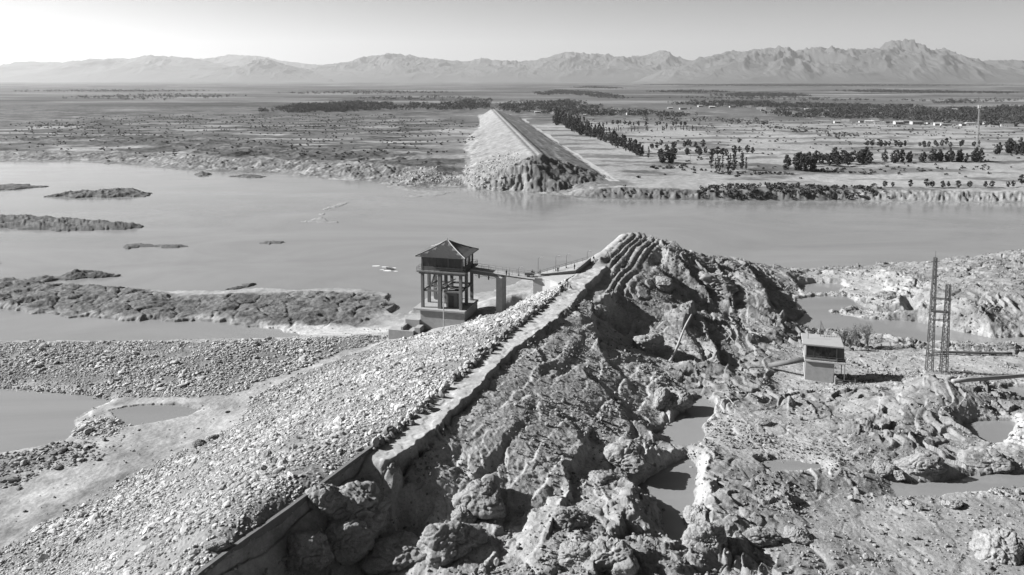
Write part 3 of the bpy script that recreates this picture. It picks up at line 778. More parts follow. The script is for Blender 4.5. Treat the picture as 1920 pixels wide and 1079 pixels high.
def mountain(name, prof, Y0, depth, seed, mat, rough=1.0, nc=900):
    prof = sorted(prof); px = np.array([p[0] for p in prof], float); pz = np.array([WY(p[0], p[1], Y0)[2] for p in prof])
    wxs = np.array([WY(p[0], p[1], Y0)[0] for p in prof])
    xs = np.linspace(wxs[0], wxs[-1], nc); t = np.linspace(-1, 1, 110)
    X, T = np.meshgrid(xs, t); Y = Y0+T*depth
    H = np.interp(X, wxs, pz)
    sc = depth*.55
    wx = X+.25*sc*fbm(X, Y, sc, 3, seed); wy = Y+.25*sc*fbm(X, Y, sc, 3, seed+1)
    r = ridged(wx, wy*.8, sc*.7, 6, seed+2, .55)
    env = (1-np.abs(T))**.85
    Z = H*env*(1+.30*rough*r*(1-.75*np.exp(-(T/.12)**2)))+H*.05*rough*fbm(X, Y, sc*.12, 3, seed+5)*np.exp(-(T/.3)**2)
    ex = np.clip(np.minimum((X-xs[0]), (xs[-1]-X))/(.06*(xs[-1]-xs[0])), 0, 1)
    Z = Z*ss(0, 1, ex)-8
    o = link(name, np_mesh(name, np.stack([X.ravel(), Y.ravel(), Z.ravel()], 1), grid_faces(110, nc), mat, True))
    return tag(o, kind='structure')
mm = simple('bare_mountain_rock', .10, .95, .35, .0012)
mountain('mountains', [(1180,150),(1240,135),(1290,120),(1300,116),(1340,103),(1380,100),(1400,98),(1440,92),(1480,98),(1510,93),(1540,88),(1570,97),(1600,92),(1630,88),(1650,93),(1685,80),(1720,88),(1760,99),(1800,112),(1830,119),(1870,114),(1920,118),(1980,112),(2060,108),(2200,130)], 14800, 2300, 501, mm, 1.3)
mountain('mountains', [(560,140),(600,122),(650,117),(700,107),(730,103),(760,105),(830,111),(870,116),(900,112),(960,115),(1000,116),(1040,104),(1070,99),(1130,104),(1180,109),(1215,104),(1245,96),(1270,108),(1310,118),(1360,126),(1500,135)], 18500, 3000, 521, mm, 1.0)
mountain('mountains', [(-400,120),(-100,125),(0,128),(60,114),(120,119),(180,110),(240,111),(300,104),(350,108),(390,117),(450,128),(600,140)], 19000, 3200, 541, mm, .8)
mountain('mountains', [(300,130),(350,122),(390,110),(430,104),(480,105),(530,115),(580,121),(700,126),(800,135)], 24500, 3600, 561, mm, .8)
mountain('mountains', [(330,145),(400,136),(450,120),(500,109),(540,122),(600,136),(660,147)], 16800, 2000, 581, mm, .8)

def box_mesh(name, lo, hi, mat):
    V = [(x, y, z) for z in (lo[2], hi[2]) for y in (lo[1], hi[1]) for x in (lo[0], hi[0])]
    Fc = [(0,2,3,1),(4,5,7,6),(0,1,5,4),(2,6,7,3),(0,4,6,2),(1,3,7,5)]
    me = bpy.data.meshes.new(name); me.from_pydata(V, [], Fc); me.materials.append(mat); me.update()
    return me
hm = bpy.data.materials.new('haze'); hm.use_nodes = True; hm.node_tree.nodes.clear()
pv = hm.node_tree.nodes.new('ShaderNodeVolumePrincipled'); mo = hm.node_tree.nodes.new('ShaderNodeOutputMaterial')
pv.inputs['Color'].default_value = gray(.95); pv.inputs['Density'].default_value = 3.6e-5
pv.inputs['Anisotropy'].default_value = .35
hm.node_tree.links.new(pv.outputs[0], mo.inputs['Volume'])
tag(link('haze', box_mesh('haze', (-32000, -400, -9.5), (32000, 31000, 1500), hm)), kind='stuff')

# ------------------------------------------------------------------ where a line of sight meets the land
def hit(px, py):
    u = (px-960)/F; v = (AXY-py)/F
    d = np.array([u, CP+v*SP, -SP+v*CP])
    t0 = 50.0
    ts = np.geomspace(55, 9000, 9000)
    P = ts[:,None]*d[None,:]; P[:,2] += CAMZ
    ok = (P[:,1] > YR[0]) & (P[:,1] < YR[-1])
    g = ground_z(np.clip(P[:,0], -1e5, 1e5), np.clip(P[:,1], YR[0], YR[-1]-1))
    g = np.where(P[:,1] > 60, np.maximum(g, 0), g)
    k = np.where(ok & (P[:,2] <= g))[0]
    if len(k) == 0: return np.array(W(px, py, 4.0))
    i = k[0]; p = P[i]; 
    return np.array([p[0], p[1], float(g[i])])

# ------------------------------------------------------------------ loose stone: cobbles, rubble (instanced, nobody could count them)
def stone_mat(name, lo, hi):
    lo, hi = lo*.82, hi*.82
    m, nt, bs = newmat(name)
    oi = N(nt, 'ShaderNodeObjectInfo'); geo = N(nt, 'ShaderNodeNewGeometry')
    n = N(nt, 'ShaderNodeTexNoise', Scale=3.0, Detail=6.0, Roughness=.7); nt.links.new(geo.outputs['Position'], n.inputs['Vector'])
    a = mth(nt, 'MULTIPLY_ADD', oi.outputs['Random'], hi-lo); a.node.inputs[2].default_value = lo
    b = mth(nt, 'MULTIPLY_ADD', n.outputs['Fac'], .8); b.node.inputs[2].default_value = .6
    n2 = N(nt, 'ShaderNodeTexNoise', Scale=.07, Detail=6.0, Roughness=.65); nt.links.new(geo.outputs['Position'], n2.inputs['Vector'])
    b2 = mth(nt, 'MULTIPLY_ADD', n2.outputs['Fac'], 1.3); b2.node.inputs[2].default_value = .30
    b = mth(nt, 'MULTIPLY', b, b2)
    nt.links.new(mth(nt, 'MULTIPLY', a, b), bs.inputs['Base Color'])
    bs.inputs['Roughness'].default_value = .92; bs.inputs['Specular IOR Level'].default_value = .15
    return m
def stones(name, label, x, y, size, mat, flat=.55, sink=.25, tilt=.35, kindlabel=None):
    n = len(x)
    z = ground_z(x, y)
    sx = size*rng.uniform(.75, 1.35, n); sy = size*rng.uniform(.6, 1.1, n); sz = size*rng.uniform(.45, 1.0, n)*flat/.6
    z = z+sz*(1-2*sink)*.6
    me = bpy.data.meshes.new(name); me.vertices.add(n)
    me.vertices.foreach_set('co', np.stack([x, y, z], 1).astype(np.float32).ravel())
    for nm, v in (('scl', np.stack([sx, sy, sz], 1)), ('rot', np.stack([rng.normal(0, tilt, n), rng.normal(0, tilt, n), rng.uniform(0, 6.28, n)], 1))):
        a = me.attributes.new(nm, 'FLOAT_VECTOR', 'POINT'); a.data.foreach_set('vector', v.astype(np.float32).ravel())
    a = me.attributes.new('pick', 'INT', 'POINT'); a.data.foreach_set('value', rng.integers(0, 5, n).astype(np.int32))
    me.update()
    o = link(name, me)
    ng = bpy.data.node_groups.new(name, 'GeometryNodeTree')
    ng.interface.new_socket('Geometry', in_out='INPUT', socket_type='NodeSocketGeometry')
    ng.interface.new_socket('Geometry', in_out='OUTPUT', socket_type='NodeSocketGeometry')
    gi = ng.nodes.new('NodeGroupInput'); go = ng.nodes.new('NodeGroupOutput')
    jn = ng.nodes.new('GeometryNodeJoinGeometry')
    for i in range(5):
        ic = ng.nodes.new('GeometryNodeMeshIcoSphere'); ic.inputs['Radius'].default_value = .5; ic.inputs['Subdivisions'].default_value = 2
        pos = ng.nodes.new('GeometryNodeInputPosition')
        nt = ng.nodes.new('ShaderNodeTexNoise'); nt.noise_dimensions = '4D'; nt.inputs['W'].default_value = i*3.7
        nt.inputs['Scale'].default_value = 1.7; nt.inputs['Detail'].default_value = 2.0
        sub = ng.nodes.new('ShaderNodeVectorMath'); sub.operation = 'SUBTRACT'; sub.inputs[1].default_value = (.5, .5, .5)
        sc = ng.nodes.new('ShaderNodeVectorMath'); sc.operation = 'SCALE'; sc.inputs['Scale'].default_value = .85
        sp = ng.nodes.new('GeometryNodeSetPosition'); sm = ng.nodes.new('GeometryNodeSetMaterial'); sm.inputs['Material'].default_value = mat
        g2 = ng.nodes.new('GeometryNodeGeometryToInstance')
        L = ng.links.new
        L(pos.outputs[0], nt.inputs['Vector']); L(nt.outputs['Color'], sub.inputs[0]); L(sub.outputs[0], sc.inputs[0])
        L(ic.outputs['Mesh'], sp.inputs['Geometry']); L(sc.outputs[0], sp.inputs['Offset'])
        L(sp.outputs[0], sm.inputs[0]); L(sm.outputs[0], g2.inputs[0]); L(g2.outputs[0], jn.inputs[0])
    ip = ng.nodes.new('GeometryNodeInstanceOnPoints'); ip.inputs['Pick Instance'].default_value = True
    def na(nm, t):
        a = ng.nodes.new('GeometryNodeInputNamedAttribute'); a.data_type = t; a.inputs[0].default_value = nm
        return [q for q in a.outputs if q.enabled][0]
    ng.links.new(gi.outputs[0], ip.inputs['Points']); ng.links.new(jn.outputs[0], ip.inputs['Instance'])
    ng.links.new(na('scl', 'FLOAT_VECTOR'), ip.inputs['Scale']); ng.links.new(na('rot', 'FLOAT_VECTOR'), ip.inputs['Rotation'])
    ng.links.new(na('pick', 'INT'), ip.inputs['Instance Index'])
    ng.links.new(ip.outputs[0], go.inputs[0])
    md = o.modifiers.new('scatter', 'NODES'); md.node_group = ng
    tag(o, label, name.replace('_', ' '), kind='stuff')
    return o
def lognorm(n, med, s, lo, hi): return np.clip(med*np.exp(rng.normal(0, s, n)), lo, hi)
sm_c = stone_mat('pale_river_stone', .28, .56)
sm_d = stone_mat('dark_rock_rubble', .14, .34)
x = rng.uniform(-170, 20, 620000); y = rng.uniform(60, 215, 620000)
c = samp(Cg, x, y)
k = rng.uniform(0, 1, len(x)) < c*np.where(x/y < -.85, 0, 1)*(.66-.6*ss(.1, .6, fbm(x, y, 7, 4, 613)))
x1, y1 = x[k], y[k]
size = lognorm(len(x1), .225, .52, .12, 1.4)*np.interp(y1, [70, 110, 160], [1.0, 1.1, 1.2])*(1+.45*fbm(x1, y1, 12, 3, 611))
stones('cobbles', 'pale angular cobbles covering the long slope and berm by the water', x1, y1, size, sm_c, tilt=.28, flat=.34, sink=.2)
k = (c < .4) & (rng.uniform(0, 1, len(x)) < .004+.012*ss(.1, .6, fbm(x, y, 15, 3, 615))) & (ground_z(x, y) > .2) & (x < -30)
stones('scattered_stones', 'loose stones strewn over the pale mud flat', x[k], y[k], lognorm(int(k.sum()), .26, .5, .12, 1.0), sm_d, flat=.4)
q_ = sdf(x, y, WL([(-60,850,.8),(60,842,.8),(130,826,.8),(200,838,.8),(190,862,.9),(90,885,.9),(40,915,1),(-60,925,1)]), 10)+1.5*fbm(x, y, 5, 3, 617)
k = (q_ < 0) & (rng.uniform(0, 1, len(x)) < .16) & (ground_z(x, y) > .1)
stones('shore_stones', 'dark broken stones heaped along the near shore of the corner pool', x[k], y[k], lognorm(int(k.sum()), .34, .6, .12, 2.0), sm_d, tilt=.3, flat=.35)
# rubble line along the crest
px_ = []; 
L_ = CR_L[3:10]
for i in range(len(L_)-1):
    a, b = L_[i][:2], L_[i+1][:2]; n = int(np.hypot(*(b-a))*9)
    t = rng.uniform(0, 1, n)[:,None]; e = (b-a)/np.hypot(*(b-a)); nn = np.array([e[1], -e[0]])
    px_.append(a+(b-a)*t+nn*rng.normal(.0, .45, n)[:,None])
px_ = np.concatenate(px_); hf = len(px_)//5; rng.shuffle(px_)
stones('dark_rubble', 'darker broken slabs among the stones edging the crest path', px_[:hf,0]+.3, px_[:hf,1]-.3, lognorm(hf, .7, .4, .3, 1.5), sm_d, flat=.5, sink=.1, tilt=.6)
px_ = px_[hf:]
stones('rubble', 'row of broken stones along the edge of the crest path', px_[:,0], px_[:,1], lognorm(len(px_), .46, .4, .2, 1.2), sm_c, flat=.8, sink=.1, tilt=.7)
# broken fragments over the rocky ground
x = rng.uniform(-40, 230, 600000); y = 60+235*rng.uniform(0, 1, 600000)**1.25
r = samp(Rg, x, y); g = ground_z(x, y)
cl = fbm(x, y, 11, 3, 601)
k = (r > .5) & (rng.uniform(0, 1, len(x)) < .24*(.3+ss(-.05, .6, cl)*1.4)) & (np.abs(x/y) < .86)
stones('rock_fragments', 'broken rock fragments littering the eroded ground', x[k], y[k], lognorm(int(k.sum()), .2, .5, .1, 1.0), sm_d, flat=.6, sink=.2, tilt=.5)
x = rng.uniform(-80, 60, 60000); y = rng.uniform(478, 620, 60000)
r = samp(Zg, x, y); k = (r > .5) & (samp(Tg, x, y) > .15) & (rng.uniform(0,1,len(x)) < .2*ss(600, 520, y)*ss(8, -6, x))
stones('shore_rocks', 'tumbled rocks on the far shore below the broken dam end', x[k], y[k], lognorm(int(k.sum()), .5, .5, .3, 2.0), sm_c, sink=.25)

# ------------------------------------------------------------------ boulders
def ico(sub):
    import bmesh
    bm = bmesh.new(); bmesh.ops.create_icosphere(bm, subdivisions=sub, radius=1.0)
    V = np.array([v.co[:] for v in bm.verts]); Fc = np.array([[v.index for v in f.verts] for f in bm.faces]); bm.free()
    return V, Fc
ICO6, ICF6 = ico(6); ICO4, ICF4 = ico(4)
def rockmat(name, v, pits=1.0):
    v = v*.80
    m, nt, bs = newmat(name)
    geo = N(nt, 'ShaderNodeNewGeometry'); P = geo.outputs['Position']
    n = N(nt, 'ShaderNodeTexNoise', Scale=.8, Detail=9.0, Roughness=.68); nt.links.new(P, n.inputs['Vector'])
    n2 = N(nt, 'ShaderNodeTexNoise', Scale=4.5, Detail=6.0, Roughness=.7); nt.links.new(P, n2.inputs['Vector'])
    vs = N(nt, 'ShaderNodeTexVoronoi', Scale=3.2); nt.links.new(P, vs.inputs['Vector'])
    st = mth(nt, 'MULTIPLY', mth(nt, 'SUBTRACT', vs.outputs['Distance'], .10), 6.0, True)
    st = mth(nt, 'MULTIPLY_ADD', st, .4*pits); st.node.inputs[2].default_value = 1-.4*pits
    k = mth(nt, 'MULTIPLY_ADD', n.outputs['Fac'], 1.3*v); k.node.inputs[2].default_value = .35*v
    k2 = mth(nt, 'MULTIPLY_ADD', n2.outputs['Fac'], .9); k2.node.inputs[2].default_value = .55
    nt.links.new(mth(nt, 'MULTIPLY', mth(nt, 'MULTIPLY', k, k2), st), bs.inputs['Base Color'])
    bs.inputs['Roughness'].default_value = .95; bs.inputs['Specular IOR Level'].default_value = .12
    h = mth(nt, 'ADD', n2.outputs['Fac'], mth(nt, 'MULTIPLY', n.outputs['Fac'], 1.2))
    b = N(nt, 'ShaderNodeBump', Strength=.6, Distance=.25); nt.links.new(h, b.inputs['Height']); nt.links.new(b.outputs[0], bs.inputs['Normal'])
    return m
BM = {'dark': rockmat('dark_crusted_rock', .22), 'mid': rockmat('grey_crusted_rock', .29), 'pale': rockmat('pale_dried_mud_rock', .31, .8)}
def boulder(label, px, py, wpx, ratio, hr, kind, seed, planes=14, rz=0, sink=.35, group=None, angular=1.0):
    """px, py: foot of the rock; wpx: its width in the photograph"""
    p = hit(px, py); dist = p[1]*CP+(CAMZ-p[2])*SP
    w = wpx*dist/F/2
    r_ = np.random.default_rng(seed); V = ICO6.copy()
    nr = r_.normal(size=(planes, 3)); nr /= np.linalg.norm(nr, axis=1)[:,None]
    h = r_.uniform(.72, 1.0, planes)
    q = V@nr.T; rad = np.where(q > .08, h[None,:]/np.maximum(q, .08), 9)
    rad = -np.log(np.exp(-rad*7/angular).sum(1))/(7/angular)
    rad = np.clip(rad, .3, 1.15)
    Q = V+np.array([seed, seed*1.3, 0])
    rid = 1-np.abs(gn3(Q*2.2, seed+3))*2
    nz = .16*fbm3(Q, .8, 3, seed+1, .5)+.035*fbm3(Q, .16, 4, seed+5, .7)-.10*np.clip(rid-.72, 0, 1)/.28
    st = Q[:,2]*3.1+.8*gn3(Q*1.1, seed+7); nz += .035*((st-np.floor(st))-.5)
    V = V*(rad+nz)[:,None]
    V = V*np.array([w*1.12, w*ratio*1.12, w*hr*1.12])
    co, si = math.cos(rz), math.sin(rz)
    V = np.stack([V[:,0]*co-V[:,1]*si, V[:,0]*si+V[:,1]*co, V[:,2]], 1)
    o = link('boulder', np_mesh('boulder', V, ICF6, BM[kind], True))
    o.location = (p[0], p[1]+w*ratio*.8, ground_z(p[0], p[1]+w*ratio*.8)+w*hr*(.5-sink)+0)
    tag(o, label, 'boulder', group)
    return o
BL_ = [
 ('huge dark cracked boulder standing in shade right of the concrete wall', 660, 1022, 135, .85, .72, 'mid', 1, .15, .22),
 ('rounded boulder leaning on the left flank of the huge dark boulder', 597, 968, 66, .9, .9, 'mid', 2, 0, .15),
 ('boulder under the front foot of the huge dark boulder', 640, 1048, 96, .8, .7, 'mid', 3, .3, .3),
 ('pitted boulder heap at the bottom edge, beside the wall shadow', 575, 1079, 92, .8, .8, 'mid', 4, .1, .3),
 ('knobbly grey boulder at the bottom edge below the dark hollow', 742, 1070, 120, .8, .62, 'mid', 5, 0, .3),
 ('broad lumpy boulder at the bottom edge, left of centre', 838, 1052, 120, .8, .6, 'mid', 6, .2, .3),
 ('rounded crusted boulder above the broad lumpy one', 905, 968, 92, .8, .72, 'mid', 7, -.2, .25),
 ('small boulder tucked left of the rounded crusted boulder', 865, 985, 44, .9, .9, 'mid', 8, -.2, .25),
 ('pale split boulder at the bottom edge, below the narrow channel', 1150, 1079, 110, .8, .8, 'pale', 11, .2, .3),
 ('large pale boulder between the two pools', 1180, 888, 84, .8, .62, 'pale', 14, .1, .25),
 ('pale boulder pair above the upper pool, lower one', 1272, 776, 50, .9, .8, 'pale', 15, .2, .25),
 ('pale boulder pair above the upper pool, taller one', 1246, 768, 44, .9, .95, 'pale', 16, .9, .25),
 ('tall pale rock leaning over the channel', 1312, 985, 44, 1.3, 1.3, 'pale', 17, .2, .25),
 ('pale rounded boulder right of the channel mouth', 1335, 1035, 80, .8, .75, 'pale', 18, .1, .3),
 ('flat grey boulder with a shaded right end, in the rubble strip', 1420, 1025, 78, .7, .55, 'mid', 20, 0, .35),
 ('smaller flat boulder in the rubble strip', 1500, 1018, 64, .7, .5, 'mid', 21, .2, .35),
 ('big pale boulder at the right edge of the picture', 1895, 1058, 92, .9, .95, 'pale', 22, .1, .12),
 ('small white rock in the edge of the long pond', 1688, 908, 28, .8, .6, 'pale', 23, .1, .3),
 ('low rounded rock on the near bank of the long pond', 1668, 893, 44, .8, .5, 'mid', 24, .1, .35),
 ('domed rock behind the long pond', 1745, 898, 84, .7, .5, 'mid', 25, 0, .35),
 ('double-humped rock at the right end of the long pond', 1870, 888, 90, .7, .5, 'mid', 26, 0, .35),
 ('round boulder lying in the dark gully below the tilted slab', 1215, 662, 58, .9, .8, 'mid', 27, .3, .2),
 ('rounded rock hump on the ridge shoulder', 1245, 545, 40, .8, .6, 'mid', 28, .3, .35),
 ('large domed rock on the far hump beyond the gully', 1345, 548, 84, .9, .5, 'mid', 29, .4, .4),
 ('blocky rock at the lip of the gully', 1122, 596, 34, .9, .8, 'pale', 30, .4, .25),
 ('pale rock on the neck between the two far ponds', 1566, 590, 20, .8, .6, 'pale', 31, 0, .3),
 ('dark rock on the far side of the big pond', 1668, 558, 44, .8, .5, 'mid', 32, .3, .35),
 ('rock hump on the near rim of the round pond', 1855, 866, 60, .8, .5, 'mid', 33, .1, .4),
 ('smooth oval stone resting on the cobble slope by the wall', 402, 1034, 36, .8, .55, 'mid', 34, .2, .2),
 ('dark rounded stone at the foot of the cobble slope', 372, 838, 22, .8, .7, 'dark', 35, .2, .2),
 ('dark stone just right of the rounded one at the slope foot', 400, 826, 20, .8, .6, 'dark', 36, .2, .2),
 ('crusted boulder on the slope rim above the upper pool', 1130, 905, 70, .8, .5, 'mid', 37, .2, .4),
 ('grey rock block above the plateau, beside the crack', 1430, 800, 34, .8, .5, 'mid', 38, .2, .3),
 ('pale stones ledge rock right of the rubble strip', 1790, 955, 40, .8, .45, 'pale', 39, .1, .3),
 ('rounded boulder left of the pale split boulder', 1090, 1060, 80, .8, .6, 'mid', 40, .1, .3),
 ('lumpy boulder below the crack in the slope', 1060, 985, 70, .8, .55, 'mid', 41, .1, .35),
]
for lb, px, py, w, ra, hr, kd, sdx, rz, sk in BL_:
    boulder(lb, px, py, w, ra, hr, kd, sdx*13+5, rz=rz, sink=sk+.08)

# ------------------------------------------------------------------ mesh builder for built things
class MB:
    def __init__(self): self.v = []; self.f = []
    def box(self, x0, x1, y0, y1, z0, z1):
        b = len(self.v)
        self.v += [(x, y, z) for z in (z0, z1) for y in (y0, y1) for x in (x0, x1)]
        self.f += [tuple(b+i for i in q) for q in ((0,2,3,1),(4,5,7,6),(0,1,5,4),(2,6,7,3),(0,4,6,2),(1,3,7,5))]
        return self
    def bar(self, a, b, w, h=None, up=(0,0,1)):
        a = np.array(a, float); b = np.array(b, float); h = h or w
        d = (b-a)/np.linalg.norm(b-a); u = np.array(up, float)
        if abs(d@u) > .98: u = np.array([0., 1., 0.])
        s = np.cross(d, u); s /= np.linalg.norm(s); u = np.cross(s, d)
        k = len(self.v)
        for p in (a, b):
            for i, j in ((-1,-1),(1,-1),(1,1),(-1,1)): self.v.append(tuple(p+s*w/2*i+u*h/2*j))
        self.f += [tuple(k+i for i in q) for q in ((0,3,2,1),(4,5,6,7),(0,1,5,4),(1,2,6,5),(2,3,7,6),(3,0,4,7))]
        return self
    def tube(self, pts, r, n=10, r2=None, cap=True, wob=0, seed=0):
        r_ = np.random.default_rng(seed)
        pts = [np.array(p, float) for p in pts]; m = len(pts); k = len(self.v)
        for i, p in enumerate(pts):
            d = pts[min(i+1, m-1)]-pts[max(i-1, 0)]; d /= np.linalg.norm(d)
            u = np.array([0,0,1.]) if abs(d[2]) < .9 else np.array([0,1.,0])
            s = np.cross(d, u); s /= np.linalg.norm(s); u = np.cross(s, d)
            rr = r if r2 is None else r+(r2-r)*i/(m-1)
            for j in range(n):
                q = 2*PI*j/n; e = rr*(1+wob*r_.normal())
                self.v.append(tuple(p+s*e*math.cos(q)+u*e*math.sin(q)))
        for i in range(m-1):
            for j in range(n):
                j2 = (j+1)%n; self.f.append((k+i*n+j, k+i*n+j2, k+(i+1)*n+j2, k+(i+1)*n+j))
        if cap: self.f.append(tuple(k+j for j in range(n))[::-1]); self.f.append(tuple(k+(m-1)*n+j for j in range(n)))
        return self
    def prism(self, poly, z0, z1):
        k = len(self.v); n = len(poly)
        self.v += [(p[0], p[1], z0) for p in poly]+[(p[0], p[1], z1) for p in poly]
        self.f.append(tuple(range(k, k+n))[::-1]); self.f.append(tuple(range(k+n, k+2*n)))
        for i in range(n): self.f.append((k+i, k+(i+1)%n, k+n+(i+1)%n, k+n+i))
        return self
    def build(self, name, mat, parent=None, bev=0, smooth=False):
        import bmesh
        me = bpy.data.meshes.new(name); me.from_pydata(self.v, [], self.f); me.materials.append(mat)
        bm = bmesh.new(); bm.from_mesh(me)
        bmesh.ops.recalc_face_normals(bm, faces=bm.faces)
        if bev: bmesh.ops.bevel(bm, geom=[e for e in bm.edges], offset=bev, segments=1, affect='EDGES')
        bm.to_mesh(me); bm.free()
        if smooth:
            me.polygons.foreach_set('use_smooth', np.ones(len(me.polygons), bool))
        me.update()
        return link(name, me, parent)
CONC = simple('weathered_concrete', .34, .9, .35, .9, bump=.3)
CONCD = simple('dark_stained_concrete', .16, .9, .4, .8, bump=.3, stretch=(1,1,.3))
CONCL = simple('pale_concrete', .42, .9, .2, .7, bump=.2, stretch=(1,1,.4))
WOODD = simple('dark_painted_wood', .07, .7, .4, 1.5)
TILE = simple('old_roof_tiles', .12, .85, .4, 1.6, bump=.4)
STEEL = simple('grey_painted_steel', .13, .6, .3, 2.0)
STEELD = simple('dark_rusty_steel', .10, .75, .4, 2.0)
STEELL = simple('pale_painted_steel', .5, .5, .15, 2.0)
WALLP = simple('pale_plaster', .24, .9, .25, .8, bump=.2)
m_, nt_, bs_ = newmat('dark_window_glass'); bs_.inputs['Base Color'].default_value = gray(.02); bs_.inputs['Roughness'].default_value = .08
GLASS = m_
def R2(phi, x, y): return (x*math.cos(phi)-y*math.sin(phi), x*math.sin(phi)+y*math.cos(phi))
def railing(mb_post, pts, h=1.1, step=1.8, r=.035, rails=(1.0, .55)):
    mb_rail = mb_post
    for a, b in zip(pts[:-1], pts[1:]):
        a = np.array(a, float); b = np.array(b, float); L = np.linalg.norm(b-a); n = max(1, int(round(L/step)))
        for i in range(n+1):
            p = a+(b-a)*i/n; mb_post.bar(p, p+np.array([0,0,h]), r*1.8)
        for q in rails: mb_rail.bar(a+np.array([0,0,h*q]), b+np.array([0,0,h*q]), r*1.5)

# ---- gatehouse: tiled pavilion on a concrete frame
DK = 20.0
phi = math.radians(-14.6)
cor = np.array(W(872, 513.5, DK)); o_ = R2(phi, 6.0*1.12, -5.3*1.08)
GO = (cor[0]-o_[0], cor[1]-o_[1])
gh = empty('gatehouse', (GO[0], GO[1], 0), phi)
gh.scale = (1.12, 1.08, 1)
tag(gh, 'gatehouse pavilion with hipped tile roof standing on tall concrete stilts', 'gatehouse')
PZ = 10.1
b = MB()
for (x0,x1,y0,y1,z0,z1) in [(-5.0,5.9,-5.6,5,-1,PZ-.5)]: b.box(x0,x1,y0,y1,z0,z1)
b.build('plinth', CONC, gh, .04)
b = MB(); b.prism([(-6.6,-6.1),(6.1,-6.1),(6.1,5.2),(-6.6,5.2)], PZ-.497, PZ); b.build('plinth_slab', CONC, gh, .04)
b = MB().box(-8.6,-5.0,-6.2,-2.6,0,7.0); b.build('step_block', CONC, gh, .04)
b = MB().box(-11.6,-5.4,-9.3,-6.2,0,5.0); b.build('step_block', CONC, gh, .04)
b = MB().box(-5.4,-4.0,-8.6,-5.6,0,5.8).box(-8.6,-8.0,-9.0,-6.2,0,5.9); b.build('step_block', CONC, gh, .04)
COLX = (-4.7, -.4, 4.7); COLY = (-4.6, -.2, 4.2)
for x in COLX:
    for y in COLY:
        w = .34 if (x, y) != (-.4, -4.6) else .45
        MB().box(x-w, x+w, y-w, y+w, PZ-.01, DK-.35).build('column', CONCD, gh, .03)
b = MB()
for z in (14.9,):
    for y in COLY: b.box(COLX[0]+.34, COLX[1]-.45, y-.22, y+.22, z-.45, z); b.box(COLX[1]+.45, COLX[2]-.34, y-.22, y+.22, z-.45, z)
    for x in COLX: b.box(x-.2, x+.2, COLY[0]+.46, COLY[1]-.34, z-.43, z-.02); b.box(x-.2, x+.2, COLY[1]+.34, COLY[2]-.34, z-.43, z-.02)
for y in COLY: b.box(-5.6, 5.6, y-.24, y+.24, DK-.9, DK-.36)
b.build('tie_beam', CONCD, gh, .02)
MB().bar((-4.0, 2.2, PZ+.1), (-1.4, 2.2, 14.7), .9, .16, (0,1,0)).build('stair_flight', CONCD, gh)
MB().bar((-2.4, -2.6, 14.8), (2.8, -2.6, 17.6), .14, 1.0, (0,1,0)).build('stair_flight', CONCD, gh)
MB().bar((-3.6, -2.2, 15.0), (-2.2, -2.2, 19.4), .5, .3).build('brace', CONCD, gh)
b = MB().box(.6, 3.4, -3.2, .2, PZ, 14.2); b.build('machine_room', CONCD, gh, .03)
MB().box(1.3, 2.5, -3.27, -3.18, PZ, 13.2).build('door', WOODD, gh)
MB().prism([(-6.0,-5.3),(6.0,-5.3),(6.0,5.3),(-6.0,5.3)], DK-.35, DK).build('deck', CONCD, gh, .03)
# cabin
CX, CY0, CY1, CT = 4.9, -4.2, 4.2, DK+4.0
b = MB()
for s_ in (-1, 1):                      # wall panels left between the window bands
    yy = CY0 if s_ < 0 else CY1
    b.box(-CX, CX, yy-.12, yy+.12, DK, DK+1.0); b.box(-CX, CX, yy-.12, yy+.12, CT-.55, CT)
for xx in (-CX, CX):
    b.box(xx-.12, xx+.12, CY0+.12, CY1-.12, DK, DK+1.0); b.box(xx-.12, xx+.12, CY0+.12, CY1-.12, CT-.55, CT)
for x in (-CX, -CX+3.3, CX-3.3, CX):
    for yy in (CY0, CY1): b.box(x-.17, x+.17, yy-.17, yy+.17, DK+.001, CT-.002)
for y in (-1.4, 1.4):
    for xx in (-CX, CX): b.box(xx-.17, xx+.17, y-.17, y+.17, DK+.001, CT-.002)
b.build('cabin_wall', simple('brown_cabin_wall', .10, .8, .4, 1.2), gh)
def window(x0, x1, y, z0, z1, parent, axis='x', mull=2, fm=None):
    g = MB(); f = MB()
    if axis == 'x':
        g.box(x0, x1, y-.03, y+.03, z0, z1)
        for i in range(mull+1):
            q = x0+(x1-x0)*i/mull; f.box(q-.05, q+.05, y-.08, y+.08, z0, z1)
        f.box(x0, x1, y-.077, y+.077, z0-.05, z0+.05); f.box(x0, x1, y-.077, y+.077, z1-.05, z1+.05)
    else:
        g.box(y-.03, y+.03, x0, x1, z0, z1)
        for i in range(mull+1):
            q = x0+(x1-x0)*i/mull; f.box(y-.08, y+.08, q-.05, q+.05, z0, z1)
        f.box(y-.077, y+.077, x0, x1, z0-.05, z0+.05); f.box(y-.077, y+.077, x0, x1, z1-.05, z1+.05)
    w = g.build('window', GLASS, parent); f.build('frame', fm or WOODD, w)
for yy in (CY0, CY1):
    for x0, x1 in ((-CX+.17, -CX+3.13), (-CX+3.47, CX-3.47), (CX-3.13, CX-.17)): window(x0, x1, yy, DK+1.0, CT-.55, gh)
for xx in (-CX, CX):
    for y0, y1 in ((CY0+.17, -1.57), (-1.23, 1.23), (1.57, CY1-.17)): window(y0, y1, xx, DK+1.0, CT-.55, gh, 'y', 1)
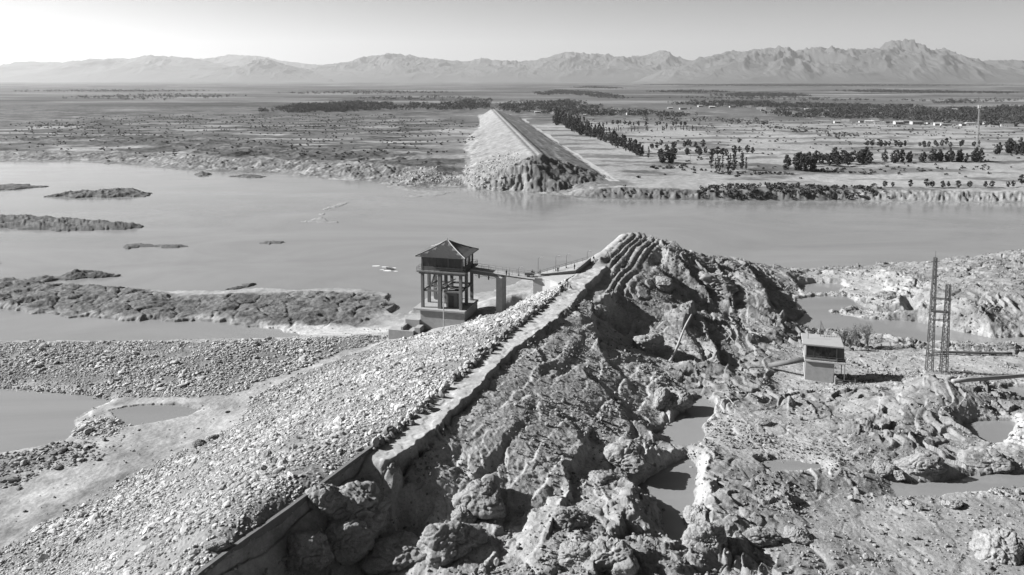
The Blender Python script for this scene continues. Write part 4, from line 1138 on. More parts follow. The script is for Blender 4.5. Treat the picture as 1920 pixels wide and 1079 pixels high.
# hipped roof
ez, az = CT-.05, CT+3.2; ex, ey = 6.1, 5.6
b = MB(); nn_ = 24; prof_ = [(1, 0), (.8, .16), (.55, .40), (.28, .69), (.04, 1)]
for (sx, sy, axis) in ((0,-1,0),(1,0,1),(0,1,0),(-1,0,1)):
    for i in range(len(prof_)-1):
        (r0, h0), (r1, h1) = prof_[i], prof_[i+1]
        k = len(b.v)
        for r, h in ((r0, h0), (r1, h1)):
            for e in (-1, 1):
                x, y = (ex*e, ey*sy) if axis == 0 else (ex*sx, ey*e)
                b.v.append((x*r, y*r, ez+(az-ez)*h))
        b.f.append((k, k+1, k+3, k+2))
k = len(b.v); b.v += [(-ex,-ey,ez-.15),(ex,-ey,ez-.15),(ex,ey,ez-.15),(-ex,ey,ez-.15),(-ex,-ey,ez),(ex,-ey,ez),(ex,ey,ez),(-ex,ey,ez)]
b.f += [(k,k+1,k+2,k+3),(k,k+1,k+5,k+4),(k+1,k+2,k+6,k+5),(k+2,k+3,k+7,k+6),(k+3,k,k+4,k+7)]
b.v += [(-ex*.04,-ey*.04,az),(ex*.04,-ey*.04,az),(ex*.04,ey*.04,az),(-ex*.04,ey*.04,az)]; k += 8; b.f.append((k,k+1,k+2,k+3))
rf = b.build('roof', TILE, gh)
b = MB()
for sx in (-1, 1):
    for sy in (-1, 1): b.tube([(sx*ex*r, sy*ey*r, ez+(az-ez)*h+.06) for r, h in prof_], .13, 6)
b.build('hip_ridge', CONC, rf)
b = MB()
for s_ in (-1, 1):
    for i in range(-19, 20):
        t0 = abs(i)/20.
        x = i*ex/20; pts = [(x, s_*ey*max(r, 0), ez+(az-ez)*h+.05) for r, h in prof_ if r >= t0-.02]
        if len(pts) > 1: b.tube(pts, .07, 4, cap=False)
        y = i*ey/20; pts = [(s_*ex*r, y, ez+(az-ez)*h+.05) for r, h in prof_ if r >= t0-.02]
        if len(pts) > 1: b.tube(pts, .07, 4, cap=False)
b.build('tile_rib', TILE, rf)
MB().tube([(0,0,az),(0,0,az+.5),(0,0,az+1.0)], .16, 8, .04).build('finial', CONC, rf)
bp = MB()
railing(bp, [(5.9,2.2,DK),(5.9,5.2,DK),(-5.9,5.2,DK),(-5.9,-5.2,DK),(5.9,-5.2,DK),(5.9,-1.2,DK)], 1.05, 1.5)
bp.build('railing', STEELD, gh)

# depth gauge pole in front of the plinth
p = W(832, 612, 6.5); q = WY(832, 543, p[1])
gp = empty('gauge_pole', (p[0], p[1], ground_z(p[0], p[1])-.2))
tag(gp, 'tall thin pale pole standing in front of the gatehouse plinth', 'pole')
hgt = q[2]-(ground_z(p[0], p[1])-.2)
MB().tube([(0,0,0),(0,0,hgt)], .14, 8).build('pole', CONCL, gp); MB().box(-.3,.3,-.3,.3,0,.5).build('foot', CONC, gp)

# ---- footbridge
A = R2(phi, 5.9*1.12, .6); A = np.array([GO[0]+A[0], GO[1]+A[1]]); B = np.array(W(1004, 520, DK)[:2])
fbg = empty('footbridge', (A[0], A[1], 0)); tag(fbg, 'slender concrete footbridge with rails joining the gatehouse to the dam crest', 'footbridge')
d = B-A; Lb = np.hypot(*d); th = math.atan2(d[1], d[0]); fbg.rotation_euler = (0,0,th)
MB().box(0.05, Lb+.5, -1.3, 1.3, DK-.3, DK-.003).build('deck', CONC, fbg, .02)
PX = Lb*.47
b = MB().box(0.3, PX+.6, -1.0, -.65, DK-1.25, DK-.304).box(.3, PX+.6, .65, 1.0, DK-1.25, DK-.304)
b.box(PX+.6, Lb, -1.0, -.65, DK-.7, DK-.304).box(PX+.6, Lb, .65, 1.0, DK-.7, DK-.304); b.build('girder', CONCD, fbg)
pw = fbg.matrix_basis @ __import__('mathutils').Vector((PX, 0, 0))
gz = float(ground_z(pw.x, pw.y))
MB().box(PX-.9, PX+.9, -1.1, 1.1, gz-1.5, DK-1.26).build('pier', CONC, fbg, .05)
MB().box(PX-1.1, PX+1.1, -1.35, 1.35, DK-1.256, DK-1.0).build('pier_cap', CONC, fbg)
for sy in (-1.2, 1.2):
    bp = MB(); railing(bp, [(.2, sy, DK), (Lb+.3, sy, DK)], 1.1, 2.2)
    bp.build('railing', STEEL, fbg)
b = MB()
pts = [(x_, 0, DK-1.6-.35*abs(math.sin(x_*.8))) for x_ in np.linspace(1, PX-1, 12)]
b.tube(pts, .06, 5)
for x_ in (2.2, 5.2): b.box(x_-.15, x_+.15, -.12, .12, DK-2.5, DK-1.2)
b.build('hanging_cable', STEELD, fbg)

# ---- abutment wall, landing and parapet at the bridge end
def wall_strip(name, label, cat, pts, z0s, z1s, t, mat, cap=None):
    root = empty(name, (pts[0][0], pts[0][1], 0)); tag(root, label, cat)
    o = np.array(pts[0][:2]); P_ = [np.array(p[:2])-o for p in pts]; n = len(P_)
    def strip(z0, z1, tt):
        b = MB()
        for i in range(n):
            a = P_[max(i-1,0)]; c = P_[min(i+1,n-1)]; e = (c-a)/np.hypot(*(c-a)); nr = np.array([e[1], -e[0]])*tt/2
            for s_ in (1, -1): b.v += [tuple(P_[i]+nr*s_)+(z0[i],), tuple(P_[i]+nr*s_)+(z1[i],)]
        for i in range(n-1):
            k = i*4; m = k+4
            b.f += [(k,m,m+1,k+1),(k+2,k+3,m+3,m+2),(k+1,m+1,m+3,k+3),(k,k+2,m+2,m)]
        b.f += [(0,1,3,2)]; k = (n-1)*4; b.f += [(k,k+2,k+3,k+1)]
        return b
    strip(z0s, z1s, t).build('wall', mat, root)
    if cap: strip(z1s, [z+cap for z in z1s], t+.16).build('coping', mat, root)
    return root
aw = [W(1000, 520.5, DK), W(1018, 521.5, DK), W(1033, 525, DK), W(1048, 530.5, DK)]
wall_strip('abutment_wall', 'bright concrete retaining wall curving under the bridge landing', 'retaining wall', aw,
           [13, 13, 14, 15], [DK-.25]*4, .5, CONCL, .22)
lp = [W(x_, y_, DK) for x_, y_ in ((1000,521),(1018,522),(1033,525.5),(1048,531),(1072,519),(1082,513),(1108,493),(1103,487),(1060,499),(1012,512.5),(1002,516))]
bb = MB().prism([(p[0], p[1]) for p in lp], DK-.6, DK+.03); la = bb.build('landing', CONCL)
tag(la, 'bright concrete landing slab at the crest end of the footbridge', 'landing slab')
pp = [W(1014, 517.5, DK), W(1078, 513, DK), W(1092, 503, DK), W(1107, 491, DK)]
wall_strip('parapet_wall', 'shaded angled parapet wall beside the bridge landing', 'parapet wall', pp, [DK-1.6, DK-1.6, DK-1.6, DK-1.6], [DK+.35, DK+.75, DK+1.0, DK+1.1], .35, CONC, .12)
pr = [W(1014, 515.5, DK), W(1060, 502, DK), W(1103, 489, DK)]
rr = empty('landing_railing', (0,0,0)); tag(rr, 'thin post-and-rail fence on the water side of the landing', 'railing')
bp = MB(); railing(bp, [(p[0], p[1], DK) for p in pr], 1.1, 2.4); bp.build('railing', STEEL, rr)

# street lamps on the landing
def lamp(px, py, h, label):
    p = W(px, py, DK); r = empty('street_lamp', (p[0], p[1], DK)); tag(r, label, 'street lamp', 'lamps on the bridge landing')
    MB().tube([(0,0,0),(0,0,h)], .07, 8, .045).build('pole', STEEL, r)
    MB().tube([(0,0,h),(.35,0,h+.22),(.75,0,h+.25)], .04, 6).build('arm', STEEL, r)
    MB().box(.55, 1.15, -.16, .16, h+.16, h+.34).build('lamp_head', STEELL, r, .03)
    MB().box(-.15,.15,-.15,.15,0,.35).build('base', STEEL, r)
lamp(1009, 513, 3.9, 'tallest street lamp, nearest the footbridge end')
lamp(1042, 508, 3.6, 'middle street lamp on the landing')
lamp(1062, 503, 3.4, 'third street lamp from the footbridge, above the parapet')
lamp(1101, 490, 2.6, 'short street lamp at the tip of the parapet by the crest')
lamp(972, 517.5, 1.9, 'lowest lamp standing halfway along the footbridge')

# ---- concrete wall along the crest near the camera
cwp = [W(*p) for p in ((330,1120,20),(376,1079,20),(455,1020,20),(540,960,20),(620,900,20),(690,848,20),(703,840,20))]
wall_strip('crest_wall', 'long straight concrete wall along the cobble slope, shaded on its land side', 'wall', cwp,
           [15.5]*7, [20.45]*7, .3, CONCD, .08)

# ---- pump house
pz = 4.1
fw = hit(1536, 716); pc = np.array([fw[0], fw[1]]); ph2 = math.radians(-17)
off = R2(ph2, 0, 3.0); ctr = pc+np.array(off)
pz = float(ground_z(*ctr)); 
puh = empty('pump_house', (ctr[0], ctr[1], pz-.3), ph2)
tag(puh, 'two-storey concrete pump house with glazed upper room and flat pale roof', 'pump house')
MB().box(-3.0, 2.9, -2.9, 2.9, -1.5, 4.9).build('lower_block', CONC, puh, .04)
MB().box(-4.2, 6.2, -4.2, 3.4, -1.5, .25).build('base_slab', CONC, puh, .04)
MB().box(-3.2, 5.2, -3.3, 3.1, 4.9, 5.25).build('balcony_slab', CONCL, puh, .03)
b = MB().box(-3.0, -2.8, -2.9, 2.9, 5.25, 8.7).box(-3.0, 3.4, 2.7, 2.9, 5.253, 8.7).box(3.2, 3.4, -2.9, 2.698, 5.25, 8.7)
b.box(-2.798, 3.198, -2.9, -2.7, 5.25, 5.75).box(-2.798, 3.198, -2.9, -2.7, 8.3, 8.7)
b.build('upper_wall', WALLP, puh)
for i in range(4): window(-2.75+i*1.49, -2.75+(i+1)*1.49, -2.8, 5.8, 8.25, puh, mull=1, fm=STEEL)
MB().box(-3.7, 4.6, -3.9, 3.6, 8.7, 9.05).build('roof', simple('pale_roof_screed', .36, .9, .12, .6), puh, .04)
MB().box(3.41, 4.9, -1.8, 2.6, 5.25, 8.0).build('porch_shade', CONCD, puh)  # dark block standing in for the shade of the recessed porch
for x in (4.3,): MB().tube([(5.0,-3.1,.25),(5.0,-3.1,4.9)], .09, 8).build('post', STEEL, puh); MB().tube([(5.0,2.9,.25),(5.0,2.9,4.9)], .09, 8).build('post', STEEL, puh)
bp = MB(); railing(bp, [(-3.1,-3.2,5.25),(5.1,-3.2,5.25),(5.1,3.0,5.25)], 1.0, 1.6); bp.build('railing', STEELD, puh)
b = MB()
for i in range(12): b.box(3.0+.28*i, 3.3+.28*i, -4.1, -3.3, .25, .25+(12-i)*.18-.003*i)
b.build('stairs', CONC, puh)
bp = MB(); railing(bp, [(3.2,-4.15,.25),(7.2,-4.15,.25),(7.2,-1.5,.25)], 1.6, 1.3, .05, (1.0,.7,.4)); bp.build('fence', STEELD, puh)
b = MB(); b.tube([(-2.4,-.2,9.05),(-2.4,-.2,12.0)], .05, 6); b.build('mast', STEELD, puh)
# spiky aerial on the roof
ae = empty('aerial', tuple(ctr+np.array(R2(ph2, 0.3, 2.2)))+(pz-.3+9.05,), ph2); tag(ae, 'spiky triangular aerial standing on the pump house roof', 'aerial')
MB().tube([(0,0,0),(0,0,3.6)], .06, 6).build('pole', STEELD, ae)
b = MB()
for i in range(9):
    z_ = .5+i*.32; L_a = 1.25-.12*i
    b.bar((-.25*L_a,0,z_), (L_a,0,z_-.1), .05); b.bar((0,-.5*L_a,z_), (0,.5*L_a,z_+.05), .04)
b.bar((1.3,0,.3),(0.1,0,3.3), .05); b.build('element', STEELD, ae)
# inclined trough on its left
a_ = hit(1441, 690); c_ = ctr+np.array(R2(ph2, -3.0, -1.5))
tr_ = MB().tube([(a_[0], a_[1], a_[2]+.5), (c_[0], c_[1], pz+4.4)], .55, 12).build('inlet_pipe', CONCD, None, 0, True)
tag(tr_, 'sloping concrete pipe rising from the mud to the left side of the pump house', 'pipe')

# ---- lattice towers
def mast(root, x, y, w0, w1, H, nseg):
    legs = MB(); br = MB()
    def c(i, t): 
        w = w0+(w1-w0)*t; sx, sy = ((-1,-1),(1,-1),(1,1),(-1,1))[i%4]
        return (x+sx*w/2, y+sy*w/2, H*t)
    for i in range(4): legs.bar(c(i,0), c(i,1), .15)
    for k in range(nseg):
        t0, t1 = k/nseg, (k+1)/nseg
        for i in range(4):
            br.bar(c(i,t0), c(i+1,t1), .06); br.bar(c(i+1,t0), c(i,t1), .05)
            br.bar(c(i,t1), c(i+1,t1), .08)
    m = legs.build('mast', STEEL, root); br.build('bracing', STEEL, m)
hb = hit(1742, 698)
lt = empty('lattice_tower', (hb[0], hb[1], hb[2]-.1), math.radians(-12))
tag(lt, 'twin-masted steel lattice tower, left mast taller, on the mud flat', 'lattice tower')
mast(lt, 0, 0, 1.35, .55, 26.5, 15); mast(lt, 2.9, -.3, 1.35, .75, 20.5, 12)
for z_ in (4.2, 12.3, 14.2, 17.2):
    MB().bar((-.5,-.5,z_),(3.4,-.8,z_), .16).bar((-.5,.5,z_),(3.4,.3,z_), .16).bar((1.4,-.6,z_),(1.4,.4,z_),.12).build('crossbeam', STEEL, lt)
MB().box(-.5, 3.4, -.7, .3, 14.3, 14.42).build('platform', STEEL, lt)
b = MB(); b.bar((-.9,0,25.6),(.9,0,25.6), .1); b.bar((0,0,26.4),(0,0,28.0), .07); b.build('crossarm', STEEL, lt)
MB().box(-1.1,4.0,-1.1,.9,-.8,.35).build('footing', CONC, lt)
# second tiny post, pipes
def pipe(label, a, b_, r, mat, lift=0, cat='pipe'):
    A_ = hit(*a); B_ = hit(*b_)
    n = 8; pts = [(A_[0]+(B_[0]-A_[0])*i/n, A_[1]+(B_[1]-A_[1])*i/n, A_[2]+(B_[2]-A_[2])*i/n+r*.6+lift) for i in range(n+1)]
    o = MB().tube(pts, r, 14).build('pipe', mat, None, 0, True); return tag(o, label, cat)
pipe('thin dark pipe lying on the flat behind the lattice tower', (1752,664), (1897,668), .32, STEELD, .35)
pipe('thick pale pipe leaving the mound toward the right edge', (1786,722), (1985,706), .42, CONC, .5)

# ------------------------------------------------------------------ trees
LEAF = simple('dark_tree_foliage', .055, .9, .5, .9, spec=.1)
LEAF2 = simple('grey_scrub_foliage', .12, .9, .5, .9, spec=.1)
BARK = simple('grey_bark', .16, .9, .3, 3.0)
def leaf_cloud(H, R, z0, shape, n, leaf, seed):
    r_ = np.random.default_rng(seed)
    # limbs carry clumps; every clump carries small leaf faces
    nc = int(10+n/28); C = []
    while len(C) < nc:
        t = r_.uniform(0, 1)
        if shape == 'poplar': w = (math.sin(PI*min(1, t*1.05+.04))**.55)*R
        elif shape == 'round': w = math.sqrt(max(0, 1-(2*t-1)**2))*R*1.02
        else: w = R*(.35+.65*math.sqrt(t))
        a = r_.uniform(0, 6.283); q = math.sqrt(r_.uniform(.08, 1))*w
        C.append((q*math.cos(a), q*math.sin(a), z0+(H-z0)*t, r_.uniform(.5, 1.0)*R*(.42 if shape != 'poplar' else .5)))
    C = np.array(C); k = r_.integers(0, nc, n)
    d = r_.normal(size=(n,3)); d /= np.linalg.norm(d, axis=1)[:,None]
    c = C[k,:3]+d*C[k,3:4]*r_.uniform(.45, 1.0, (n,1))*np.array([1,1,.8])
    u = r_.normal(size=(n,3)); u /= np.linalg.norm(u, axis=1)[:,None]
    v = np.cross(u, d); v /= np.maximum(np.linalg.norm(v, axis=1), .05)[:,None]
    s_ = leaf*r_.uniform(.6, 1.3, (n,1))
    V = np.stack([c-u*s_, c+v*s_*.6, c+u*s_, c-v*s_*.6], 1).reshape(-1,3)
    return V, np.arange(n*4).reshape(n,4), C
def tree_proto(name, H, R, z0, shape, n, leaf, seed, mat=None):
    V, Fq, C = leaf_cloud(H, R, z0, shape, n, leaf, seed)
    root = empty(name)
    crown = link('crown', np_mesh('crown', V, Fq, mat or LEAF), root)
    b = MB(); r_ = np.random.default_rng(seed+9)
    top = H*.8; tk = .022*H
    b.tube([(0,0,-.4),(.05*tk,0,H*.25),(.2*tk,.1*tk,H*.55),(0,.1,top)], tk, 7, tk*.25)
    for c in C[:9]:
        zs = max(z0*.6, c[2]*.6); b.tube([(0,0,zs), tuple(c[:3]*np.array([.55,.55,1])-np.array([0,0,.2*(c[2]-zs)])), tuple(c[:3])], tk*.35, 5, tk*.1)
    b.build('trunk', BARK, root, 0, True)
    return root
def copy_tree(o, parent=None):
    c = o.copy(); COL.objects.link(c); c.parent = parent
    for ch in list(o.children): copy_tree(ch, c)
    return c
PROTO = {}
for i in range(4): PROTO['poplar', i] = ('poplar_tree', 11.5, 1.25, 1.0, 'poplar', 620, .46, 700+i)
for i in range(4): PROTO['round', i] = ('round_tree', 8.0, 2.5, 1.7, 'round', 620, .55, 720+i)
for i in range(3): PROTO['bushy', i] = ('bushy_tree', 9.5, 2.5, .7, 'poplar', 700, .55, 740+i)
used = {}
def place_tree(kind, x, y, scale, label, group, cat='tree'):
    i = int(rng.integers(0, 4 if kind != 'bushy' else 3))
    if (kind, i) not in used:
        t = tree_proto(*PROTO[kind, i]); used[kind, i] = t
    else: t = copy_tree(used[kind, i])
    t.location = (x, y, float(ground_z(x, y))-.1); s_ = scale*rng.uniform(.85, 1.15)
    t.scale = (s_*rng.uniform(.85, 1.15), s_*rng.uniform(.85, 1.15), s_); t.rotation_euler = (0, 0, rng.uniform(0, 6.28))
    tag(t, label, cat, group)
def hrow(kind, px0, py0, px1, py1, n, hpx, label, group, jx=4, jy=1.2, skip=0):
    for i in range(n):
        if rng.uniform() < skip: continue
        f = (i+.5)/n
        px = px0+(px1-px0)*f+rng.normal(0, jx); py = py0+(py1-py0)*f+rng.normal(0, jy)
        p = W(px, py, 4.5); H = {'poplar': 11.5, 'round': 8.0, 'bushy': 9.5}[kind]
        h = hpx*(p[1])/F/H*rng.uniform(.8, 1.15)
        place_tree(kind, p[0], p[1], h, label, group)
hrow('bushy', 1038, 232, 1205, 292, 30, 22, 'dark bushy tree in the dense diagonal row right of the far dam', 'trees in the dense diagonal row', 3, 1.5)
hrow('poplar', 1040, 230, 1208, 295, 46, 25, 'slim poplar in the dense diagonal row right of the far dam', 'poplars in the dense diagonal row', 3, 1.5)
hrow('poplar', 1133, 246, 1305, 246, 34, 10, 'small slim tree in the front line of the sparse double row on pale sand', 'front line of the sparse double row', 2, .8, .2)
hrow('round', 1137, 236, 1300, 237, 24, 8, 'tiny round tree in the back line of the sparse double row on pale sand', 'back line of the sparse double row', 3, .8, .2)
hrow('round', 1218, 278, 1320, 278, 11, 13, 'round tree in the short upper line behind the poplar stand', 'short line of round trees behind the poplar stand', 4, 1.5)
hrow('round', 1230, 291, 1412, 290, 22, 14, 'round tree in the long hedge-like line behind the poplar stand', 'long line behind the poplar stand', 4, 1.5)
hrow('bushy', 1236, 306, 1258, 306, 4, 24, 'tall dark tree in the tight clump left of the poplar stand', 'tight clump left of the poplar stand', 3, 1)
hrow('poplar', 1328, 322, 1402, 320, 12, 32, 'tall slim poplar in the stand on the pale river flat', 'tall poplars in the stand on the river flat', 2.5, 2)
hrow('bushy', 1474, 318, 1530, 322, 9, 30, 'dark tree in the big clump right of the poplar stand', 'big dark clump right of the poplar stand', 6, 2)
hrow('round', 1500, 312, 1640, 306, 24, 20, 'round tree in the long grove behind the bank', 'long grove of round trees behind the bank', 5, 3)
hrow('bushy', 1610, 308, 1628, 304, 4, 24, 'tall tree at the right end of the long grove', 'tall trees closing the long grove', 4, 1)
hrow('bushy', 1664, 305, 1712, 305, 6, 24, 'dark tree in the loose group on the green field edge', 'loose group on the field edge', 5, 1)
hrow('bushy', 1730, 304, 1842, 303, 18, 22, 'dark upright tree in the straight row along the field edge', 'straight row along the field edge', 4, .8)
hrow('round', 1622, 275, 1835, 275, 34, 11, 'small round tree in the line on the far side of the field', 'line on the far side of the field', 4, 1.5, .15)
hrow('bushy', 1870, 290, 1960, 287, 18, 22, 'tree in the dark block at the right edge of the plain', 'dark block at the right edge of the plain', 5, 2.5)
for i, (px, py, h) in enumerate([(1659,351,13),(1674,351,11),(1707,351,13),(1738,350,16),(1748,350,13),(1768,350,12),(1778,349,13),(1797,350,13),(1818,350,14),(1848,350,12),(1860,350,14),(1890,350,11),(1900,349,13),(1916,346,20)]):
    p = W(px, py, 5.5)
    od = ['first','second','third','fourth','fifth','sixth','seventh','eighth','ninth','tenth','eleventh','twelfth','thirteenth','fourteenth'][i]
    place_tree('round', p[0], p[1], h*p[1]/F/8.0, od+' small round tree from the left in the line on the river bank', 'line of small trees on the river bank')
p = W(1385, 269, 4.5); place_tree('round', p[0], p[1], 12*p[1]/F/8, 'lone dark round tree on the open pale plain', None)
p = W(1292, 292, 4.5)

# far woods, village groves and scrub: masses nobody could count
def wood(name, label, polys, dens, H, R, mat, per=26, leaf=.9, seed=1):
    r_ = np.random.default_rng(seed); VV = []; 
    for poly, dn in polys:
        w = np.array([W(px, py, 4.5)[:2] for px, py in poly]); lo, hi = w.min(0), w.max(0)
        n = int((hi-lo)[0]*(hi-lo)[1]*dn*dens); n = min(n, 60000)
        P = r_.uniform(lo, hi, (n,2)); P = P[inside(P+np.stack([60*fbm(P[:,0], P[:,1], 70, 3, seed+5), 40*fbm(P[:,0], P[:,1], 60, 3, seed+6)*P[:,1]/1500], 1), w)]; P = P[ground_z(P[:,0], P[:,1]) > .4]
        P = P[fbm(P[:,0], P[:,1], 60, 3, seed+3) > -.25]
        VV.append(P)
    P = np.concatenate(VV); n = len(P)
    z = ground_z(P[:,0], P[:,1]); hh = H*r_.uniform(.6, 1.15, n); rr = R*r_.uniform(.7, 1.3, n)
    d = r_.normal(size=(n,per,3)); d /= np.linalg.norm(d, axis=2)[...,None]; d *= r_.uniform(.5, 1, (n,per,1))
    c = np.empty((n,per,3)); c[...,0] = P[:,0,None]+d[...,0]*rr[:,None]; c[...,1] = P[:,1,None]+d[...,1]*rr[:,None]
    c[...,2] = z[:,None]+hh[:,None]*(.55+.45*d[...,2])
    c = c.reshape(-1,3); m = len(c)
    u = r_.normal(size=(m,3)); u /= np.linalg.norm(u, axis=1)[:,None]; v = np.cross(u, r_.normal(size=(m,3))); v /= np.linalg.norm(v, axis=1)[:,None]
    s_ = leaf*r_.uniform(.6, 1.3, (m,1))*np.repeat(rr, per)[:,None]/R
    V = np.stack([c-u*s_, c+v*s_*.7, c+u*s_, c-v*s_*.7], 1).reshape(-1,3)
    o = link(name, np_mesh(name, V, np.arange(m*4).reshape(m,4), mat)); tag(o, label, name.replace('_', ' '), kind='stuff')
    return o
wood('woodland', 'dark woods around the far villages on the plain', [
  ([(1440,215),(1560,205),(1700,208),(1930,203),(2050,203),(2050,240),(1930,238),(1800,232),(1700,228),(1560,222),(1480,222)], 1.0),
  ([(1255,199),(1330,192),(1440,194),(1560,198),(1700,201),(1700,206),(1500,205),(1330,201)], .8),
  ([(965,196),(1060,190),(1100,200),(1130,210),(1240,212),(1290,216),(1280,222),(1080,219),(1000,214),(930,212),(930,200)], .8),
  ([(510,210),(560,198),(700,194),(730,201),(735,208),(640,214)], 1.3),
  ([(720,207),(860,192),(918,187),(915,206),(840,208)], .7),
  ([(1000,176),(1050,170),(1130,176),(1190,188),(1140,186),(1060,178),(1010,180)], .5),
  ([(1330,181),(1400,176),(1505,178),(1500,183),(1400,184)], .5),
  ([(1570,172),(1650,170),(1900,175),(1900,177),(1650,175)], .4),
  ([(1070,166),(1110,163),(1170,167),(1160,168)], .3),
  ([(520,176),(700,172),(860,175),(700,178)], .12), ([(100,185),(300,178),(480,181),(300,190)], .10), ([(0,172),(200,170),(420,172),(200,174)], .12),
  ([(640,186),(800,182),(900,186),(780,190)], .15), ([(1200,184),(1500,186),(1700,190),(1920,188),(1920,192),(1500,191)], .12),
  ([(1130,222),(1300,226),(1440,232),(1430,238),(1250,230)], .35), ([(1180,160),(1500,158),(1900,161),(1500,164)], .12),
  ([(1750,196),(1840,190),(1850,193),(1800,196)], .5),
  ([(1210,174),(1300,171),(1380,174),(1300,176)], .35)], .010, 9.0, 4.0, LEAF, 26, 1.1, 5)
wood('scrub', 'low dark scrub dotted over the sandy plain across the river', [
  ([(1150,345),(1300,335),(1500,338),(1940,335),(1940,230),(1450,225),(1300,222),(1100,226),(1130,260),(1230,300)], .055),
  ([(0,300),(300,296),(650,318),(860,318),(880,230),(700,215),(300,215),(0,230)], .08),
  ([(1215,312),(1260,312),(1330,322),(1400,325),(1500,325),(1640,318),(1640,322),(1500,330),(1330,332),(1230,322)], .9),
  ([(1640,318),(1900,312),(1920,316),(1700,326)], .35),
  ([(1430,232),(1560,243),(1620,262),(1560,258),(1440,240)], .5),
  ([(0,238),(190,234),(190,240),(0,242)], .35),
  ([(490,238),(700,236),(690,240),(500,240)], .35)], .05, 1.5, 1.1, LEAF, 16, .55, 15)
wood('bank_scrub', 'dark bushes clinging to the far river bank', [
  ([(1180,368),(1300,352),(1390,348),(1640,352),(1640,374),(1400,375),(1200,374)], 1.0),
  ([(1375,352),(1450,352),(1450,366),(1375,368)], 2.5)], .05, 2.2, 1.5, LEAF, 22, .6, 25)

# ------------------------------------------------------------------ village houses
HW = [simple('whitewashed_house_wall', .42, .9, .12, .4), simple('mud_brick_house_wall', .38, .9, .2, .4)]
HR = [simple('pale_tin_roof', .42, .6, .1, .4), simple('dark_tile_roof', .16, .8, .3, .4)]
def house_proto(kind):
    r = empty('village_house'); L, D_, H = ((14, 7, 3.4), (9, 6.5, 3.2), (20, 8, 4.2))[kind]
    MB().box(-L/2, L/2, -D_/2, D_/2, -1, H).build('wall', HW[kind == 1], r)
    if kind == 0:
        b = MB(); k = 0; ov = .5; x = L/2+ov; y = D_/2+ov
        b.v = [(-x,-y,H+.01),(x,-y,H+.01),(x,y,H+.01),(-x,y,H+.01),(-x,0,H+1.9),(x,0,H+1.9)]
        b.f = [(0,1,5,4),(2,3,4,5),(0,4,3),(1,2,5),(0,3,2,1)]; b.build('roof', HR[0], r)
    else: MB().box(-L/2-.3, L/2+.3, -D_/2-.3, D_/2+.3, H+.01, H+.35).build('roof', HR[0 if kind == 2 else 1], r)
    MB().box(-.5, .5, -D_/2-.06, -D_/2-.003, 0, 2.1).build('door', WOODD, r)
    for x in (-L*.32, -L*.16, L*.18, L*.33): MB().box(x-.5, x+.5, -D_/2-.05, -D_/2-.003, 1.0, 2.2).build('window', GLASS, r)
    return r
hp = {}
def house(px, py, kind, label, group, sc=1.0):
    p = W(px, py, 4.5)
    if kind not in hp: h = hp[kind] = house_proto(kind)
    else: h = copy_tree(hp[kind])
    h.location = (p[0], p[1], float(ground_z(p[0], p[1]))+.1); h.rotation_euler = (0,0,rng.uniform(-.5,.3)); h.scale = (sc,sc,sc)
    tag(h, label, 'house', group)
for i in range(26):
    f = i/26; house(1575+340*f+rng.normal(0,5), 230+8*f+rng.normal(0,1.2), int(rng.integers(0,3)), 'small pale house on the near edge of the right-hand village woods', 'houses on the near edge of the village woods', rng.uniform(.55,.9))
for i in range(14): house(1450+430*(i/14)+rng.normal(0,10), 209+rng.normal(0,1.5), int(rng.integers(0,3)), 'small pale house deep inside the right-hand village woods', 'houses inside the village woods', rng.uniform(.7,1.0))
for i in range(16): house(1010+230*(i/16)+rng.normal(0,5), 213+rng.normal(0,2.5), int(rng.integers(0,3)), 'small house among the trees straight behind the far dam', 'houses behind the far dam', rng.uniform(.55,.9))
for i in range(8): house(1250+190*(i/8)+rng.normal(0,6), 203+rng.normal(0,1.5), int(rng.integers(0,3)), 'tiny house in the middle grove between the two villages', 'houses in the middle grove', rng.uniform(.6,1.0))
house(1478, 214, 2, 'white multi-storey block at the left end of the village woods', None, 1.3)
house(1498, 216, 2, 'second white block beside the village woods, slightly nearer', None, 1.1)

# tall guyed radio mast on the plain
p = W(1832, 286, 4.5); q = WY(1834, 200, p[1])
rm = empty('radio_mast', (p[0], p[1], float(ground_z(p[0], p[1])))); tag(rm, 'very tall thin pale radio mast rising from the plain', 'radio mast')
Hm = q[2]-4.5
mast(rm, 0, 0, 1.5, .9, Hm, 26)
for ch in rm.children: ch.data.materials[0] = STEELL
MB().box(-1.2,1.2,-1.2,1.2,-1,.6).build('footing', CONC, rm); MB().box(-1.6,1.6,-1.6,1.6,Hm-2.2,Hm-2.0).box(-1.3,1.3,-1.3,1.3,Hm-.3,Hm).build('platform', STEELL, rm)
for i in range(4): MB().bar((1.5*math.cos(i*PI/2),1.5*math.sin(i*PI/2),Hm-1.9), (1.5*math.cos(i*PI/2),1.5*math.sin(i*PI/2),Hm+.6), .35).build('antenna', STEELL, rm)
# small line pole beside the poplars
p = W(1294, 309, 4.5); up_ = empty('utility_pole', (p[0], p[1], 4.5)); tag(up_, 'thin utility pole standing left of the tall poplars', 'utility pole')
MB().tube([(0,0,-.5),(0,0,9)], .16, 6, .1).build('pole', BARK, up_); MB().bar((-1.2,0,8.4),(1.2,0,8.4),.14).build('crossarm', BARK, up_)

